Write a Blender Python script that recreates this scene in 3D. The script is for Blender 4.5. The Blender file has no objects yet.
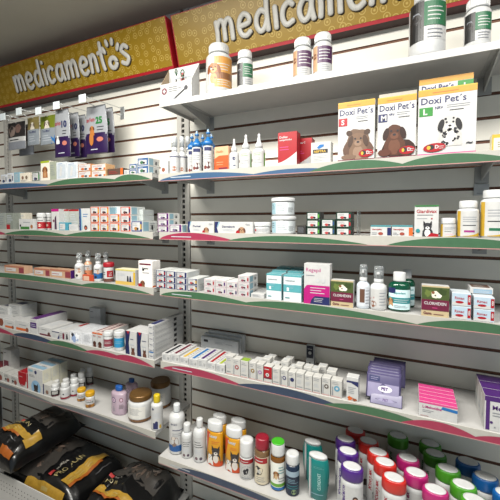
import bpy, bmesh, math, random
from mathutils import Vector, Matrix
random.seed(7)
SC = bpy.context.scene
COL = SC.collection
# ------------------------------------------------------------------ camera geometry (measured from the photograph)
F_, CU, CV, D, H = 345., 250., 235., 1.34, 1.45
PT = math.atan(15/F_); YW = math.atan(161/math.hypot(F_, 15))
FW = Vector((-math.sin(YW)*math.cos(PT), math.cos(YW)*math.cos(PT), -math.sin(PT)))
RT = Vector((math.cos(YW), math.sin(YW), 0)); UP = RT.cross(FW)
def ray(u, v): return FW + RT*((u-CU)/F_) - UP*((v-CV)/F_)
def aty(u, v, y):
    d = ray(u, v); t = (y+D)/d.y; return Vector((d.x*t, y, H+d.z*t))
def atz(u, v, z):
    d = ray(u, v); t = (z-H)/d.z; return Vector((d.x*t, -D+d.y*t, z))
def xat(u, y, z):
    """x of the point at distance y and height z that the lens shows in column u"""
    k = (u-CU)/F_; return ((y+D)*(k*FW.y-RT.y)+k*(z-H)*FW.z)/(RT.x-k*FW.x)
def depth(x, y, z): return Vector((x, y+D, z-H)).dot(FW)
# ------------------------------------------------------------------ materials
def lin(h):
    h = h.lstrip('#'); c = [int(h[i:i+2], 16)/255 for i in (0, 2, 4)]
    return tuple((x/12.92 if x <= .04045 else ((x+.055)/1.055)**2.4) for x in c)+(1,)
MC = {}
def mat(col, rough=.45, metal=0., trans=0., noise=.06, scale=60., name=None, alpha=1., bump=0., coat=0.):
    k = (col, rough, metal, trans, noise, scale, alpha, bump, coat)
    if k in MC: return MC[k]
    m = bpy.data.materials.new(name or 'surface_'+col.lstrip('#')); m.use_nodes = True
    nt = m.node_tree; b = nt.nodes['Principled BSDF']; c = lin(col)
    if not (name and any(q in name for q in ('white', 'slat', 'enamel', 'paint', 'floor', 'fibre', 'tile', 'letter', 'sign', 'bag', 'wire', 'strip_card', 'clear'))): q = .86 if min(c[:3]) > .38 else .7; c = tuple(x*q for x in c[:3])+(1,)
    b.inputs['Roughness'].default_value = rough; b.inputs['Metallic'].default_value = metal
    b.inputs['Transmission Weight'].default_value = trans
    b.inputs['Alpha'].default_value = alpha
    b.inputs['Coat Weight'].default_value = coat
    tc = nt.nodes.new('ShaderNodeTexCoord'); n = nt.nodes.new('ShaderNodeTexNoise')
    n.inputs['Scale'].default_value = scale; n.inputs['Detail'].default_value = 3
    nt.links.new(tc.outputs['Object'], n.inputs['Vector'])
    r = nt.nodes.new('ShaderNodeValToRGB')
    lo = tuple(x*(1-noise) for x in c[:3])+(1,); hi = tuple(min(1, x*(1+noise)) for x in c[:3])+(1,)
    r.color_ramp.elements[0].position = .3; r.color_ramp.elements[0].color = lo
    r.color_ramp.elements[1].position = .7; r.color_ramp.elements[1].color = hi
    nt.links.new(n.outputs['Fac'], r.inputs['Fac']); nt.links.new(r.outputs['Color'], b.inputs['Base Color'])
    if bump:
        bp = nt.nodes.new('ShaderNodeBump'); bp.inputs['Strength'].default_value = bump; bp.inputs['Distance'].default_value = .004
        nt.links.new(n.outputs['Fac'], bp.inputs['Height']); nt.links.new(bp.outputs['Normal'], b.inputs['Normal'])
    MC[k] = m; return m
def C(col): return mat(col, .42)
WHITE = mat('#b0b0af', .4, name='white_card'); OFFW = mat('#abaaa6', .45, name='off_white_card')
PLAST = mat('#bbbcbc', .28, name='white_plastic', coat=.3)
INK = mat('#1c1c26', .5, name='dark_ink'); GREYI = mat('#8a8e96', .5, name='grey_ink'); PALE = mat('#b4bac2', .5, name='pale_ink')
RED = mat('#a81420', .4, name='red_print'); ORANGE = mat('#dc6a2c', .4, name='orange_print'); NAVY = mat('#232a5e', .4, name='navy_print')
BLUE = mat('#1f6fb4', .4, name='blue_print'); GREEN = mat('#2f8f3a', .4, name='green_print'); MAGENTA = mat('#c01a7c', .4, name='magenta_print')
PURPLE = mat('#4a1f6e', .4, name='purple_print'); YEL = mat('#d9b13a', .4, name='yellow_print'); TEAL = mat('#2f8c92', .4, name='teal_print')
PBLUE = mat('#8fb4c4', .45, name='pale_blue_print'); PINK = mat('#d94a8c', .4, name='pink_print'); MAROON = mat('#6e1d34', .4, name='maroon_print')
BLACK = mat('#101012', .4, name='black_plastic')
# ------------------------------------------------------------------ mesh builder
TXT = {}
def text_geo(s, bold=.0):
    k = (s, bold)
    if k not in TXT:
        cu = bpy.data.curves.new('lettering', 'FONT'); cu.body = s; cu.size = 1; cu.resolution_u = 2; cu.offset = bold; cu.fill_mode = 'FRONT'
        o = bpy.data.objects.new('lettering', cu); COL.objects.link(o)
        dg = bpy.context.evaluated_depsgraph_get(); me = bpy.data.meshes.new_from_object(o.evaluated_get(dg))
        vs = [(v.co.x, v.co.y) for v in me.vertices]; fs = [tuple(p.vertices) for p in me.polygons]
        bpy.data.objects.remove(o); bpy.data.curves.remove(cu); bpy.data.meshes.remove(me)
        if vs:
            x0 = min(v[0] for v in vs); y0 = min(v[1] for v in vs); x1 = max(v[0] for v in vs); y1 = max(v[1] for v in vs)
        else: x0 = y0 = 0; x1 = y1 = 1
        TXT[k] = ([(a-x0, b-y0) for a, b in vs], fs, x1-x0, y1-y0)
    return TXT[k]
class MB:
    def __init__(s): s.v = []; s.f = []; s.m = []; s.mats = []; s.sm = []
    def mi(s, m):
        if m not in s.mats: s.mats.append(m)
        return s.mats.index(m)
    def add(s, vs, fs, m, smooth=False):
        n = len(s.v); s.v += [tuple(v) for v in vs]; i = s.mi(m)
        for f in fs: s.f.append(tuple(n+k for k in f)); s.m.append(i); s.sm.append(smooth)
    def box(s, x0, x1, y0, y1, z0, z1, m, top=None, right=None, left=None, c=.0006):
        c = min(c, (x1-x0)/4, (y1-y0)/4, (z1-z0)/4)
        P = {}; vs = []
        for ax in range(3):
            for a in (0, 1):
                for b in (0, 1):
                    for d in (0, 1):
                        q = [(x0, x1)[a], (y0, y1)[b], (z0, z1)[d]]; sg = [a, b, d]
                        for k in range(3):
                            if k != ax: q[k] += c*(1, -1)[sg[k]]
                        P[(ax, a, b, d)] = len(vs); vs.append(q)
        base = len(s.v); s.v += [tuple(v) for v in vs]
        def fc(idx, mm): s.f.append(tuple(base+i for i in idx)); s.m.append(s.mi(mm)); s.sm.append(False)
        for ax in range(3):
            for sd in (0, 1):
                o = [k for k in range(3) if k != ax]; loop = []
                for p, q in ((0, 0), (1, 0), (1, 1), (0, 1)):
                    sg = [0, 0, 0]; sg[ax] = sd; sg[o[0]] = p; sg[o[1]] = q; loop.append(P[(ax, *sg)])
                if (ax in (0, 2)) != (sd == 1): loop = loop[::-1]
                mm = m
                if ax == 2 and sd == 1 and top: mm = top
                if ax == 0 and sd == 1 and right: mm = right
                if ax == 0 and sd == 0 and left: mm = left
                fc(loop, mm)
        for ax in range(3):              # edges parallel to ax
            o = [k for k in range(3) if k != ax]
            for p in (0, 1):
                for q in (0, 1):
                    e = []
                    for fa, tt in ((o[0], 0), (o[1], 0), (o[1], 1), (o[0], 1)):
                        sg = [0, 0, 0]; sg[ax] = tt; sg[o[0]] = p; sg[o[1]] = q; e.append(P[(fa, *sg)])
                    fc(e, m)
        for a in (0, 1):
            for b in (0, 1):
                for d in (0, 1): fc([P[(0, a, b, d)], P[(1, a, b, d)], P[(2, a, b, d)]], m)
    def lathe(s, prof, m, cx=0, cy=0, n=28, sx=1, sy=1, a0=0, mats=None):
        vs = []; k = len(prof)
        for r, z in prof:
            for i in range(n):
                t = 2*math.pi*i/n; vs.append((cx+r*sx*math.cos(t), cy+r*sy*math.sin(t), z))
        for j in range(k-1):
            fs = [(j*n+i, j*n+(i+1) % n, (j+1)*n+(i+1) % n, (j+1)*n+i) for i in range(n)]
            if j == 0: base = len(s.v); s.v += vs
            mm = mats[j] if mats else m
            for f in fs: s.f.append(tuple(base+q for q in f)); s.m.append(s.mi(mm)); s.sm.append(True)
        for row, rev in ((0, True), (k-1, False)):
            if prof[row][0] > 1e-5:
                f = [base+row*n+i for i in range(n)]
                s.f.append(tuple(f[::-1] if rev else f)); s.m.append(s.mi(mats[-1] if mats and not rev else m)); s.sm.append(False)
    def tube(s, pts, r, m, n=8, flat=None, taper=None):
        pts = [Vector(p) for p in pts]; vs = []; N = len(pts)
        for i, p in enumerate(pts):
            t = (pts[min(i+1, N-1)]-pts[max(i-1, 0)]).normalized()
            if flat: b = flat.cross(t).normalized(); a = flat
            else:
                a = Vector((0, 0, 1)) if abs(t.z) < .9 else Vector((1, 0, 0)); b = t.cross(a).normalized(); a = b.cross(t)
            rr = r*(taper[i] if taper else 1)
            for k in range(n):
                th = 2*math.pi*k/n; vs.append(p+b*rr*math.cos(th)+a*rr*(.35 if flat else 1)*math.sin(th))
        fs = [(j*n+i, j*n+(i+1) % n, (j+1)*n+(i+1) % n, (j+1)*n+i) for j in range(N-1) for i in range(n)]
        fs += [tuple(range(n))[::-1], tuple((N-1)*n+i for i in range(n))]
        s.add(vs, fs, m, True)
    def ellipsoid(s, c, rx, ry, rz, m, n=14, k=8):
        prof = [(max(1e-6, math.sin(math.pi*j/k)), -math.cos(math.pi*j/k)) for j in range(k+1)]
        vs = [(c[0]+rx*r*math.cos(2*math.pi*i/n), c[1]+ry*r*math.sin(2*math.pi*i/n), c[2]+rz*z) for r, z in prof for i in range(n)]
        s.add(vs, [(j*n+i, j*n+(i+1) % n, (j+1)*n+(i+1) % n, (j+1)*n+i) for j in range(k) for i in range(n)], m, True)
    def build(s, name, parent=None, loc=None, rz=0):
        me = bpy.data.meshes.new(name); me.from_pydata(s.v, [], s.f)
        for m in s.mats: me.materials.append(m)
        me.polygons.foreach_set('material_index', s.m); me.polygons.foreach_set('use_smooth', s.sm); me.update()
        o = bpy.data.objects.new(name, me); COL.objects.link(o)
        if parent and name in ('printed_label', 'lid_disc'):      # printed on the body, set in the cap: a sub-part
            want = ('bottle_body', 'jar_body') if name == 'printed_label' else ('cap',)
            own = [c for c in parent.children if c.name.split('.')[0] in want]
            parent = own[0] if own else parent
        if parent: o.parent = parent
        if loc is not None: o.location = loc
        o.rotation_euler.z = rz
        return o
def tag(o, label=None, cat=None, group=None, kind=None):
    if label: o['label'] = label
    if cat: o['category'] = cat
    if group: o['group'] = group
    if kind: o['kind'] = kind
    return o
def empty(name, loc, label, cat, group=None, rz=0):
    o = bpy.data.objects.new(name, None); COL.objects.link(o); o.location = loc; o.rotation_euler.z = rz; o.empty_display_size = .02
    return tag(o, label, cat, group)
def dup(root, loc, label, rz=None):
    r = root.copy(); COL.objects.link(r); r.location = loc; r['label'] = label
    if rz is not None: r.rotation_euler.z = rz
    for ch in list(root.children):
        c = ch.copy(); COL.objects.link(c); c.parent = r
        for g in list(ch.children):
            d = g.copy(); COL.objects.link(d); d.parent = c
    return r
# ------------------------------------------------------------------ printed faces: flat or wrapped round a bottle
class Face:
    def __init__(s, mb, fn, w, h, seg=1, step=.00012): s.mb = mb; s.fn = fn; s.w = w; s.h = h; s.k = 0; s.seg = seg; s.step = step
    def off(s): s.k += 1; return .0003+s.step*s.k
    def rect(s, a, b, c, d, m):
        o = s.off(); n = max(1, round(s.seg*(c-a)+.5)) if s.seg > 1 else 1; vs = []
        for i in range(n+1):
            u = a+(c-a)*i/n; vs += [s.fn(u, b, o), s.fn(u, d, o)]
        s.mb.add(vs, [(2*i, 2*i+2, 2*i+3, 2*i+1) for i in range(n)], m)
    def hill(s, f0, f1, a, c, m, n=16):
        o = s.off(); vs = []
        for i in range(n+1):
            u = a+(c-a)*i/n; t = i/n; vs += [s.fn(u, f0(t), o), s.fn(u, f1(t), o)]
        s.mb.add(vs, [(2*i, 2*i+2, 2*i+3, 2*i+1) for i in range(n)], m)
    def poly(s, pts, m):
        o = s.off(); cx = sum(p[0] for p in pts)/len(pts); cy = sum(p[1] for p in pts)/len(pts)
        vs = [s.fn(cx, cy, o)]+[s.fn(u, v, o) for u, v in pts]; n = len(pts)
        s.mb.add(vs, [(0, 1+i, 1+(i+1) % n) for i in range(n)], m)
    def ell(s, cu, cv, ru, m, rv=None, rot=0, n=14, wob=0.):
        """ru, rv in fractions of the face width and height"""
        a = ru*s.w; b = (rv*s.h if rv is not None else a); pts = []
        for i in range(n):
            t = 2*math.pi*i/n; q = 1+wob*math.sin(5*t+cu*40)+wob*.6*math.sin(3*t+1)
            x = a*q*math.cos(t); y = b*q*math.sin(t)
            pts.append((cu+(x*math.cos(rot)-y*math.sin(rot))/s.w, cv+(x*math.sin(rot)+y*math.cos(rot))/s.h))
        s.poly(pts, m)
    def text(s, t, u, v, h, m, maxw=None, bold=.02, center=False, vert=False):
        """h in fraction of face height, (u, v) lower-left corner"""
        vs, fs, W, Hh = text_geo(t, bold); hh = h*(s.w if vert else s.h); k = hh/Hh; kx = k
        full = s.h if vert else s.w
        if maxw and W*kx > maxw*full: kx = maxw*full/W
        o = s.off()
        if vert and v < 0: v = -v-W*kx/s.h
        if vert: pts = [s.fn(u-(y*k)/s.w, v+(x*kx)/s.h, o) for x, y in vs]
        else:
            if center: u = u-W*kx/2/s.w
            pts = [s.fn(u+x*kx/s.w, v+y*k/s.h, o) for x, y in vs]
        s.mb.add(pts, fs, m)
    def bars(s, a, b, c, d, n, m):
        hh = (d-b)/n
        for i in range(n):
            e = a+(c-a)*random.uniform(.6, 1); s.rect(a, b+i*hh+hh*.3, e, b+i*hh+hh*.56, m); s.k -= 1
    def dog(s, cu, cv, r, fur='#a8744a', dark='#4a2c1c', chest=None, spots=False, pointy=False):
        """a small printed dog portrait, r = head radius as a fraction of the width"""
        fm, dm = C(fur), C(dark); q = s.w/s.h; L = C(chest) if chest else fm
        s.poly([(cu-r*1.25, cv-r*2.9*q), (cu-r*1.2, cv-r*1.3*q), (cu-r*.7, cv-r*.4*q), (cu+r*.7, cv-r*.4*q), (cu+r*1.25, cv-r*1.3*q), (cu+r*1.4, cv-r*2.9*q)], fm)
        if chest: s.ell(cu, cv-r*1.8*q, r*.7, L, rv=r*1.0*q)
        s.ell(cu, cv, r*1.0, fm, wob=.03)
        for sg in (-1, 1):
            if pointy: s.poly([(cu+sg*r*.35, cv+r*.6*q), (cu+sg*r*1.0, cv+r*1.55*q), (cu+sg*r*1.05, cv+r*.2*q)], dm)
            else: s.ell(cu+sg*r*1.0, cv-r*.15*q, r*.35, dm, rv=r*.8*q, rot=sg*.25)
        s.ell(cu, cv-r*.45*q, r*.5, L, rv=r*.42*q)
        s.ell(cu, cv-r*.3*q, r*.2, INK, rv=r*.15*q)
        for sg in (-1, 1): s.ell(cu+sg*r*.38, cv+r*.18*q, r*.13, INK)
        if spots:
            for i in range(26):
                a = random.uniform(-1, 1); b = random.uniform(-2.8, -.7); s.ell(cu+a*r, cv+b*r*q, r*random.uniform(.09, .2), INK, wob=.2); s.k -= 1
            s.ell(cu-r*.5, cv+r*.6*q, r*.15, INK); s.ell(cu+r*.4, cv+r*.65*q, r*.12, INK)
class GridFace(Face):
    def rect(s, a, b, c, d, m):
        o = s.off(); N = 10; q = []
        for i in range(N+1):
            for j in range(N+1): q.append(s.fn(a+(c-a)*i/N, b+(d-b)*j/N, o))
        s.mb.add(q, [(i*(N+1)+j, (i+1)*(N+1)+j, (i+1)*(N+1)+j+1, i*(N+1)+j+1) for i in range(N) for j in range(N)], m, True)
def flat(mb, x0, y, z0, w, h): return Face(mb, lambda u, v, o: (x0+u*w, y-o, z0+v*h), w, h)
def flatR(mb, x, y0, z0, w, h): return Face(mb, lambda u, v, o: (x+o, y0+u*w, z0+v*h), w, h)     # right side, u runs to the wall
def flatL(mb, x, y1, z0, w, h): return Face(mb, lambda u, v, o: (x-o, y1-u*w, z0+v*h), w, h)
def flatT(mb, x0, y0, z, w, h): return Face(mb, lambda u, v, o: (x0+u*w, y0+v*h, z+o), w, h)
def wrap(mb, rx, ry, z0, h, span=2.2, phi=0., cx=0, cy=0, prof=None):
    """label wrapped on a round or oval bottle, centred at angle phi from straight ahead"""
    w = span*rx
    def fn(u, v, o):
        t = phi+(u-.5)*span; k = prof(v) if prof else 1
        return (cx+(rx*k+o)*math.sin(t), cy-(ry*k+o)*math.cos(t), z0+v*h)
    return Face(mb, fn, w, h, seg=14)
# ------------------------------------------------------------------ measuring helpers
YF = -.238
SH = dict(S1=1.912, S2=1.630, S3=1.401, S4=1.175, S5=.879, S6=.496, L1=1.638, L2=1.400, L3=1.173, L4=.874, L5=.574)
def span(sh, u0, u1, vt, y=YF, z=None):
    """x0, width and height of an upright face on a shelf"""
    z = SH[sh] if z is None else z
    t = aty((u0+u1)/2, vt, y).z; zm = (z+t)/2; a = xat(u0, y, zm); b = xat(u1, y, zm)
    return a, b-a, t-z
def cylm(sh, u0, u1, vt, y=YF, z=None):
    z = SH[sh] if z is None else z; uc = (u0+u1)/2; r = .02
    for _ in range(4):
        yc = y+r; x = xat(uc, yc, (z+aty(uc, vt, yc).z)/2); zc = depth(x, yc, z+.05); a = math.atan((uc-CU)/F_); r = (u1-u0)*zc*math.cos(a)/(2*F_)
    yy = yc+r*.5 if z < H-.02 else yc-r*.7
    return x, yc, r, aty(uc, vt, yy).z-z
# ================================================================== SETTING
WALLW = mat('#dedbd1', .5, noise=.03, scale=9, name='slatwall_laminate')
def extr(prof, x0, x1, mats):
    mb = MB(); n = len(prof)
    for i in range(n-1):
        (y0, z0), (y1, z1) = prof[i], prof[i+1]
        mb.add([(x0, y0, z0), (x1, y0, z0), (x1, y1, z1), (x0, y1, z1)], [(0, 1, 2, 3)], mats[i])
    return mb
GROOVE = mat('#6e4a38', .7, noise=.2, scale=120, name='raw_fibreboard_groove')
def slat_panel(name, x0, x1):
    prof = [(0, .0)]; ms = []; z = 1.8523-.0752*24
    while z < 2.36:
        prof += [(0, z-.0052), (.005, z-.0052), (.005, z+.0052), (0, z+.0052)]; ms += [WALLW, GROOVE, GROOVE, GROOVE]; z += .0752
    prof.append((0, 2.41)); ms.append(WALLW)
    mb = extr(prof, x0, x1, ms)
    mb.box(x0, x1, .007, .03, 0, 2.41, GROOVE)
    for x in (x0, x1): mb.add([(x, 0, 0), (x, .01, 0), (x, .01, 2.41), (x, 0, 2.41)], [(0, 1, 2, 3)], WALLW)
    return tag(mb.build(name), kind='structure')
slat_panel('wall_left', -2.45, -2.335); slat_panel('wall_back', -2.266, -1.003); slat_panel('wall_right', -.930, 1.2)
def upright(name, xc):
    mb = MB(); m = mat('#bdbab3', .4, noise=.03, name='upright_enamel'); w = .0335
    mb.box(xc-w, xc-.008, -.004, .02, 0, 2.41, m); mb.box(xc+.008, xc+w, -.004, .02, 0, 2.41, m)
    mb.box(xc-.008, xc+.008, .004, .02, 0, 2.41, BLACK)
    z = .02
    while z < 2.38:
        mb.box(xc-.0082, xc+.0082, -.002, .006, z, z+.009, m); z += .025
    tag(mb.build(name), kind='structure')
upright('trim_1', -.9665); upright('trim_2', -2.3005)
mb = MB(); mb.box(-2.5, 2.2, -3.4, .03, -.05, 0, mat('#b8b4ac', .35, noise=.08, scale=5, name='floor_tile')); tag(mb.build('floor'), kind='structure')
mb = MB(); mb.box(-2.5, 2.2, -3.4, .03, 2.41, 2.46, mat('#a9a69c', .8, noise=.04, scale=4, name='ceiling_paint')); tag(mb.build('ceiling'), kind='structure')

mb = MB(); mb.box(-2.50, -2.45, -3.4, 0, 0, 2.41, mat('#5a5854', .6, noise=.03, scale=5, name='light_blocker_paint')); tag(mb.build('light_blocker_wall'), kind='structure')  # unseen dark wall, added just out of view to block light from the left
# ---- shelves
TRAY = mat('#a9a8a6', .35, noise=.03, scale=20, name='shelf_enamel'); BRK = mat('#a8a9a7', .4, noise=.05, name='bracket_metal')
STRIP = mat('#a19f98', .35, noise=.03, name='strip_card'); EDGE = mat('#c48f8c', .4, name='strip_pink_edge')
WG = mat('#42684a', .4, name='wave_green'); WB = mat('#3a5c80', .4, name='wave_blue'); WR = mat('#a03450', .4, name='wave_crimson'); WN = mat('#324058', .4, name='wave_navy'); WGY = mat('#6f7276', .4, name='wave_grey')
def shelf(sh, label, x0, x1, hills, fas=True, dep=.25, brx=(), lip=.03):
    zt = SH[sh]; root = empty('shelf', ((x0+x1)/2, 0, zt), label, 'shelf', 'shelves on the slatted wall'); cx = (x0+x1)/2
    mb = MB()
    mb.box(x0-cx, x1-cx, -dep+.004, 0, -.003, 0, TRAY)
    mb.box(x0-cx, x1-cx, -dep+.003, -dep+.0055, -.018 if not fas else -.022, .0, TRAY)
    for x in (x0, x1-.0015): mb.box(x-cx, x-cx+.0015, -dep+.004, -.0005, -.016, 0, TRAY)
    mb.build('shelf_board', root)
    zb = -lip+.002; mb = MB(); h = lip; L = x1-x0
    if fas:
        mb.box(x0-cx, x1-cx, -dep+.001, -dep+.003, zb, zb+h, STRIP, c=.0003)
        f = Face(mb, lambda u, v, o: (x0-cx+u*L, -dep+.001-o, zb+v*h), L, h)
        yy = -dep
        for (ua, ub, p, sk, m) in hills:
            a = (xat(ua, yy, zt)-x0)/L; b = (xat(ub, yy, zt)-x0)/L; a = max(0., a); b = min(1., b)
            f.hill(lambda t: .0, (lambda p, sk: (lambda t: min(.95, p*1.28)*max(0, math.sin(math.pi*min(1, max(0, t))**sk))**.8))(p, sk), a, b, m, 28)
        f.rect(0, 0, 1, .07, EDGE)
        uu = (x0+.06-x0)/L; f.rect(uu, .36, uu+.07, .46, PALE)
    else:
        mb.box(x0-cx, x1-cx, -dep+.001, -dep+.003, -.018, .003, TRAY, c=.0003)
    mb.build('price_strip' if fas else 'front_lip', root)
    for bx in brx:
        mb = MB(); x = bx-cx; t = .002; hb = .052
        y0 = -.003; y1 = -dep+.012
        prof = [(y0, -.0035), (y1, -.0035), (y1, -.012), (y0, -hb)]
        vs = [(x-t, a, b) for a, b in prof]+[(x+t, a, b) for a, b in prof]
        mb.add(vs, [(0, 1, 2, 3), (7, 6, 5, 4), (0, 4, 5, 1), (1, 5, 6, 2), (2, 6, 7, 3), (3, 7, 4, 0)], BRK)
        mb.box(x-.02, x+.02, -.0028, -.0008, -.062, -.006, BRK)
        mb.box(x-.016, x+.016, y1+.01, y0-.01, -.0052, -.0032, BRK)
        mb.build('bracket', root)
    if sh == 'S2':
        mb = MB(); mb.box(-.021, .021, -.0055, -.0035, -.1, -.064, mat('#b9bdbf', .4)); f = flat(mb, -.021, -.0055, -.1, .042, .036); f.bars(.2, .1, .8, .3, 1, GREYI)
        q = mb.build('price_tag', root); q.location.x = .205-cx; q['label'] = 'small grey tag below the bracket'
    return root
XR0, XR1, XL0, XL1 = -.908, .42, -2.29, -.940
RB = (-.82, .205); LB = (-1.075, -2.14)
shelf('S1', 'topmost right-hand white shelf, plain edge, under the yellow sign', XR0, XR1, [], fas=False, dep=.24, brx=RB)
shelf('S2', 'second right-hand shelf, blue then green waves on its edge', XR0, XR1,
      [(157, 262, .62, .8, WB), (245, 345, .42, 1., WB), (308, 412, .8, 1., WG), (396, 520, .8, .9, WG)], brx=RB)
shelf('S3', 'third right-hand shelf, crimson wave at left and long green waves', XR0, XR1,
      [(159, 236, .75, .8, WR), (225, 372, .62, .9, WG), (385, 560, .9, .9, WG)], brx=RB)
shelf('S4', 'fourth right-hand shelf, green waves on its edge, two rows of tiny boxes at left', XR0, XR1,
      [(150, 262, .85, .75, WG), (238, 425, .8, .75, WG), (415, 560, .8, .9, WG)], brx=RB)
shelf('S5', 'fifth right-hand shelf, crimson, navy, green and red waves on its edge', XR0, XR1,
      [(162, 246, .8, .8, WR), (235, 352, .75, .9, WN), (322, 440, .7, .9, WG), (400, 482, .7, 1., WR), (470, 560, .6, .9, WR)], brx=RB)
shelf('S6', 'lowest right-hand shelf holding the shampoo bottles and canisters', XR0, XR1,
      [(163, 175, .3, 1, STRIP), (176, 330, .9, .6, WN), (300, 520, .9, .8, WN)], dep=.27, brx=RB)
shelf('L1', 'topmost left-hand shelf below the hanging packets', XL0, XL1,
      [(-40, 58, .7, 1., WB), (45, 128, .8, .8, WG), (112, 175, .8, .8, WG)], brx=LB)
shelf('L2', 'second left-hand shelf, one long green wave on its edge', XL0, XL1,
      [(-40, 8, .8, 1., WR), (2, 72, .7, .9, WG), (62, 160, .85, .9, WG)], brx=LB)
shelf('L3', 'third left-hand shelf, green waves, spray bottles in the middle', XL0, XL1,
      [(-60, 100, .85, .9, WG), (78, 175, .8, .8, WG)], brx=LB)
shelf('L4', 'fourth left-hand shelf, crowded with white boxes, navy and crimson waves', XL0, XL1,
      [(-40, 16, .75, 1., WR), (12, 62, .8, .8, WN), (46, 92, .7, .8, WG), (84, 130, .6, .9, WR), (112, 165, .85, .8, WR)], brx=LB)
shelf('L5', 'lowest left-hand shelf above the black food bags', XL0, XL1,
      [(-60, 60, .6, .9, WGY), (50, 165, .6, .8, WGY)], brx=LB)

# ---- base deck with perforated front
zt = .125; root = empty('base_deck', (-1.63, 0, zt), 'white metal base deck with perforated front lip under the food bags', 'shelf')
mb = MB(); mb.box(-.66, .685, -.385, -.005, -.003, 0, TRAY); mb.box(-.66, .685, -.37, -.35, -.123, -.003, TRAY); mb.build('shelf_board', root)
mb = MB(); mb.box(-.66, .685, -.390, -.386, -.1, .112, TRAY)
f = Face(mb, lambda u, v, o: (-.66+u*1.345, -.39-o, -.1+v*.212), 1.345, .212)
for i in range(60):
    for j in range(3): f.ell((i+.5)/60, .62+j*.1, .0022, BLACK, n=8); f.k = 0
mb.build('perforated_lip', root)
root = empty('base_deck', (-.24, 0, zt), 'white metal base deck to the right of the food bags', 'shelf')
mb = MB(); mb.box(-.68, .68, -.385, -.005, -.003, 0, TRAY); mb.box(-.68, .68, -.37, -.35, -.123, -.003, TRAY); mb.build('shelf_board', root)
mb = MB(); mb.box(-.68, .68, -.390, -.386, -.1, .01, TRAY); mb.build('front_lip', root)

# ---- signs
def gold():
    m = bpy.data.materials.new('gold_printed_film'); m.use_nodes = True; nt = m.node_tree; b = nt.nodes['Principled BSDF']; N = nt.nodes.new; L = nt.links.new
    tc = N('ShaderNodeTexCoord'); mp = N('ShaderNodeMapping'); mp.inputs['Rotation'].default_value = (-math.pi/2, 0, 0); L(tc.outputs['Object'], mp.inputs['Vector'])
    vo = N('ShaderNodeTexVoronoi'); vo.voronoi_dimensions = '2D'; vo.inputs['Scale'].default_value = 27; vo.inputs['Randomness'].default_value = .55; L(mp.outputs[0], vo.inputs['Vector'])
    r = N('ShaderNodeValToRGB'); e = r.color_ramp.elements
    r.color_ramp.interpolation = 'LINEAR'
    base = lin('#8f7112'); lt = lin('#b3984c')
    e[0].position = 0; e[0].color = lt; e[1].position = .09; e[1].color = lt
    for p, c in ((.11, base), (.24, base), (.26, lt), (.31, lt), (.33, base)): q = e.new(p); q.color = c
    L(vo.outputs['Distance'], r.inputs['Fac']); L(r.outputs['Color'], b.inputs['Base Color'])
    b.inputs['Roughness'].default_value = .35; return m
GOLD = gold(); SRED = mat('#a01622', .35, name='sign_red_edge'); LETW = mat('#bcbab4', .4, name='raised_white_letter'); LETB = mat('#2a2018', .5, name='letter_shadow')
def cat(P, n=5):
    out = []; P = [P[0]]+list(P)+[P[-1]]
    for i in range(1, len(P)-2):
        for k in range(n):
            t = k/n; q = []
            for a in range(2):
                p0, p1, p2, p3 = P[i-1][a], P[i][a], P[i+1][a], P[i+2][a]
                q.append(.5*(2*p1+(p2-p0)*t+(2*p0-5*p1+4*p2-p3)*t*t+(3*p1-p0-3*p2+p3)*t**3))
            out.append(tuple(q))
    return out+[P[-1]]
GL = {'m': (.74, [[(0, .62), (.02, .3), (.0, 0)], [(.02, .42), (.12, .6), (.24, .6), (.29, .45), (.29, .02)], [(.29, .42), (.4, .6), (.52, .6), (.57, .42), (.58, .0)]]),
      'e': (.56, [[(.05, .3), (.38, .36), (.38, .54), (.22, .63), (.07, .5), (.02, .28), (.1, .06), (.26, .0), (.42, .1)]]),
      'd': (.58, [[(.36, .52), (.2, .6), (.05, .44), (.03, .2), (.14, .02), (.3, .1), (.4, .32)], [(.43, 1.02), (.4, .5), (.42, .0)]]),
      'i': (.22, [[(.04, .6), (.05, .3), (.05, .0)], [(.03, .87), (.055, .9)]]),
      'c': (.5, [[(.38, .52), (.25, .62), (.07, .48), (.03, .22), (.15, .02), (.37, .1)]]),
      'a': (.6, [[(.38, .54), (.2, .6), (.05, .42), (.03, .2), (.14, .02), (.3, .1), (.4, .34)], [(.42, .6), (.4, .3), (.46, .0)]]),
      'n': (.46, [[(0, .62), (.02, .3), (.0, 0)], [(.02, .42), (.12, .6), (.24, .6), (.3, .42), (.31, .0)]]),
      't': (.38, [[(.16, .98), (.14, .4), (.2, .0)], [(-.02, .62), (.32, .68)]]),
      's': (.45, [[(.37, .56), (.2, .66), (.05, .52), (.2, .36), (.35, .2), (.22, .02), (.0, .1)]])}
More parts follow.
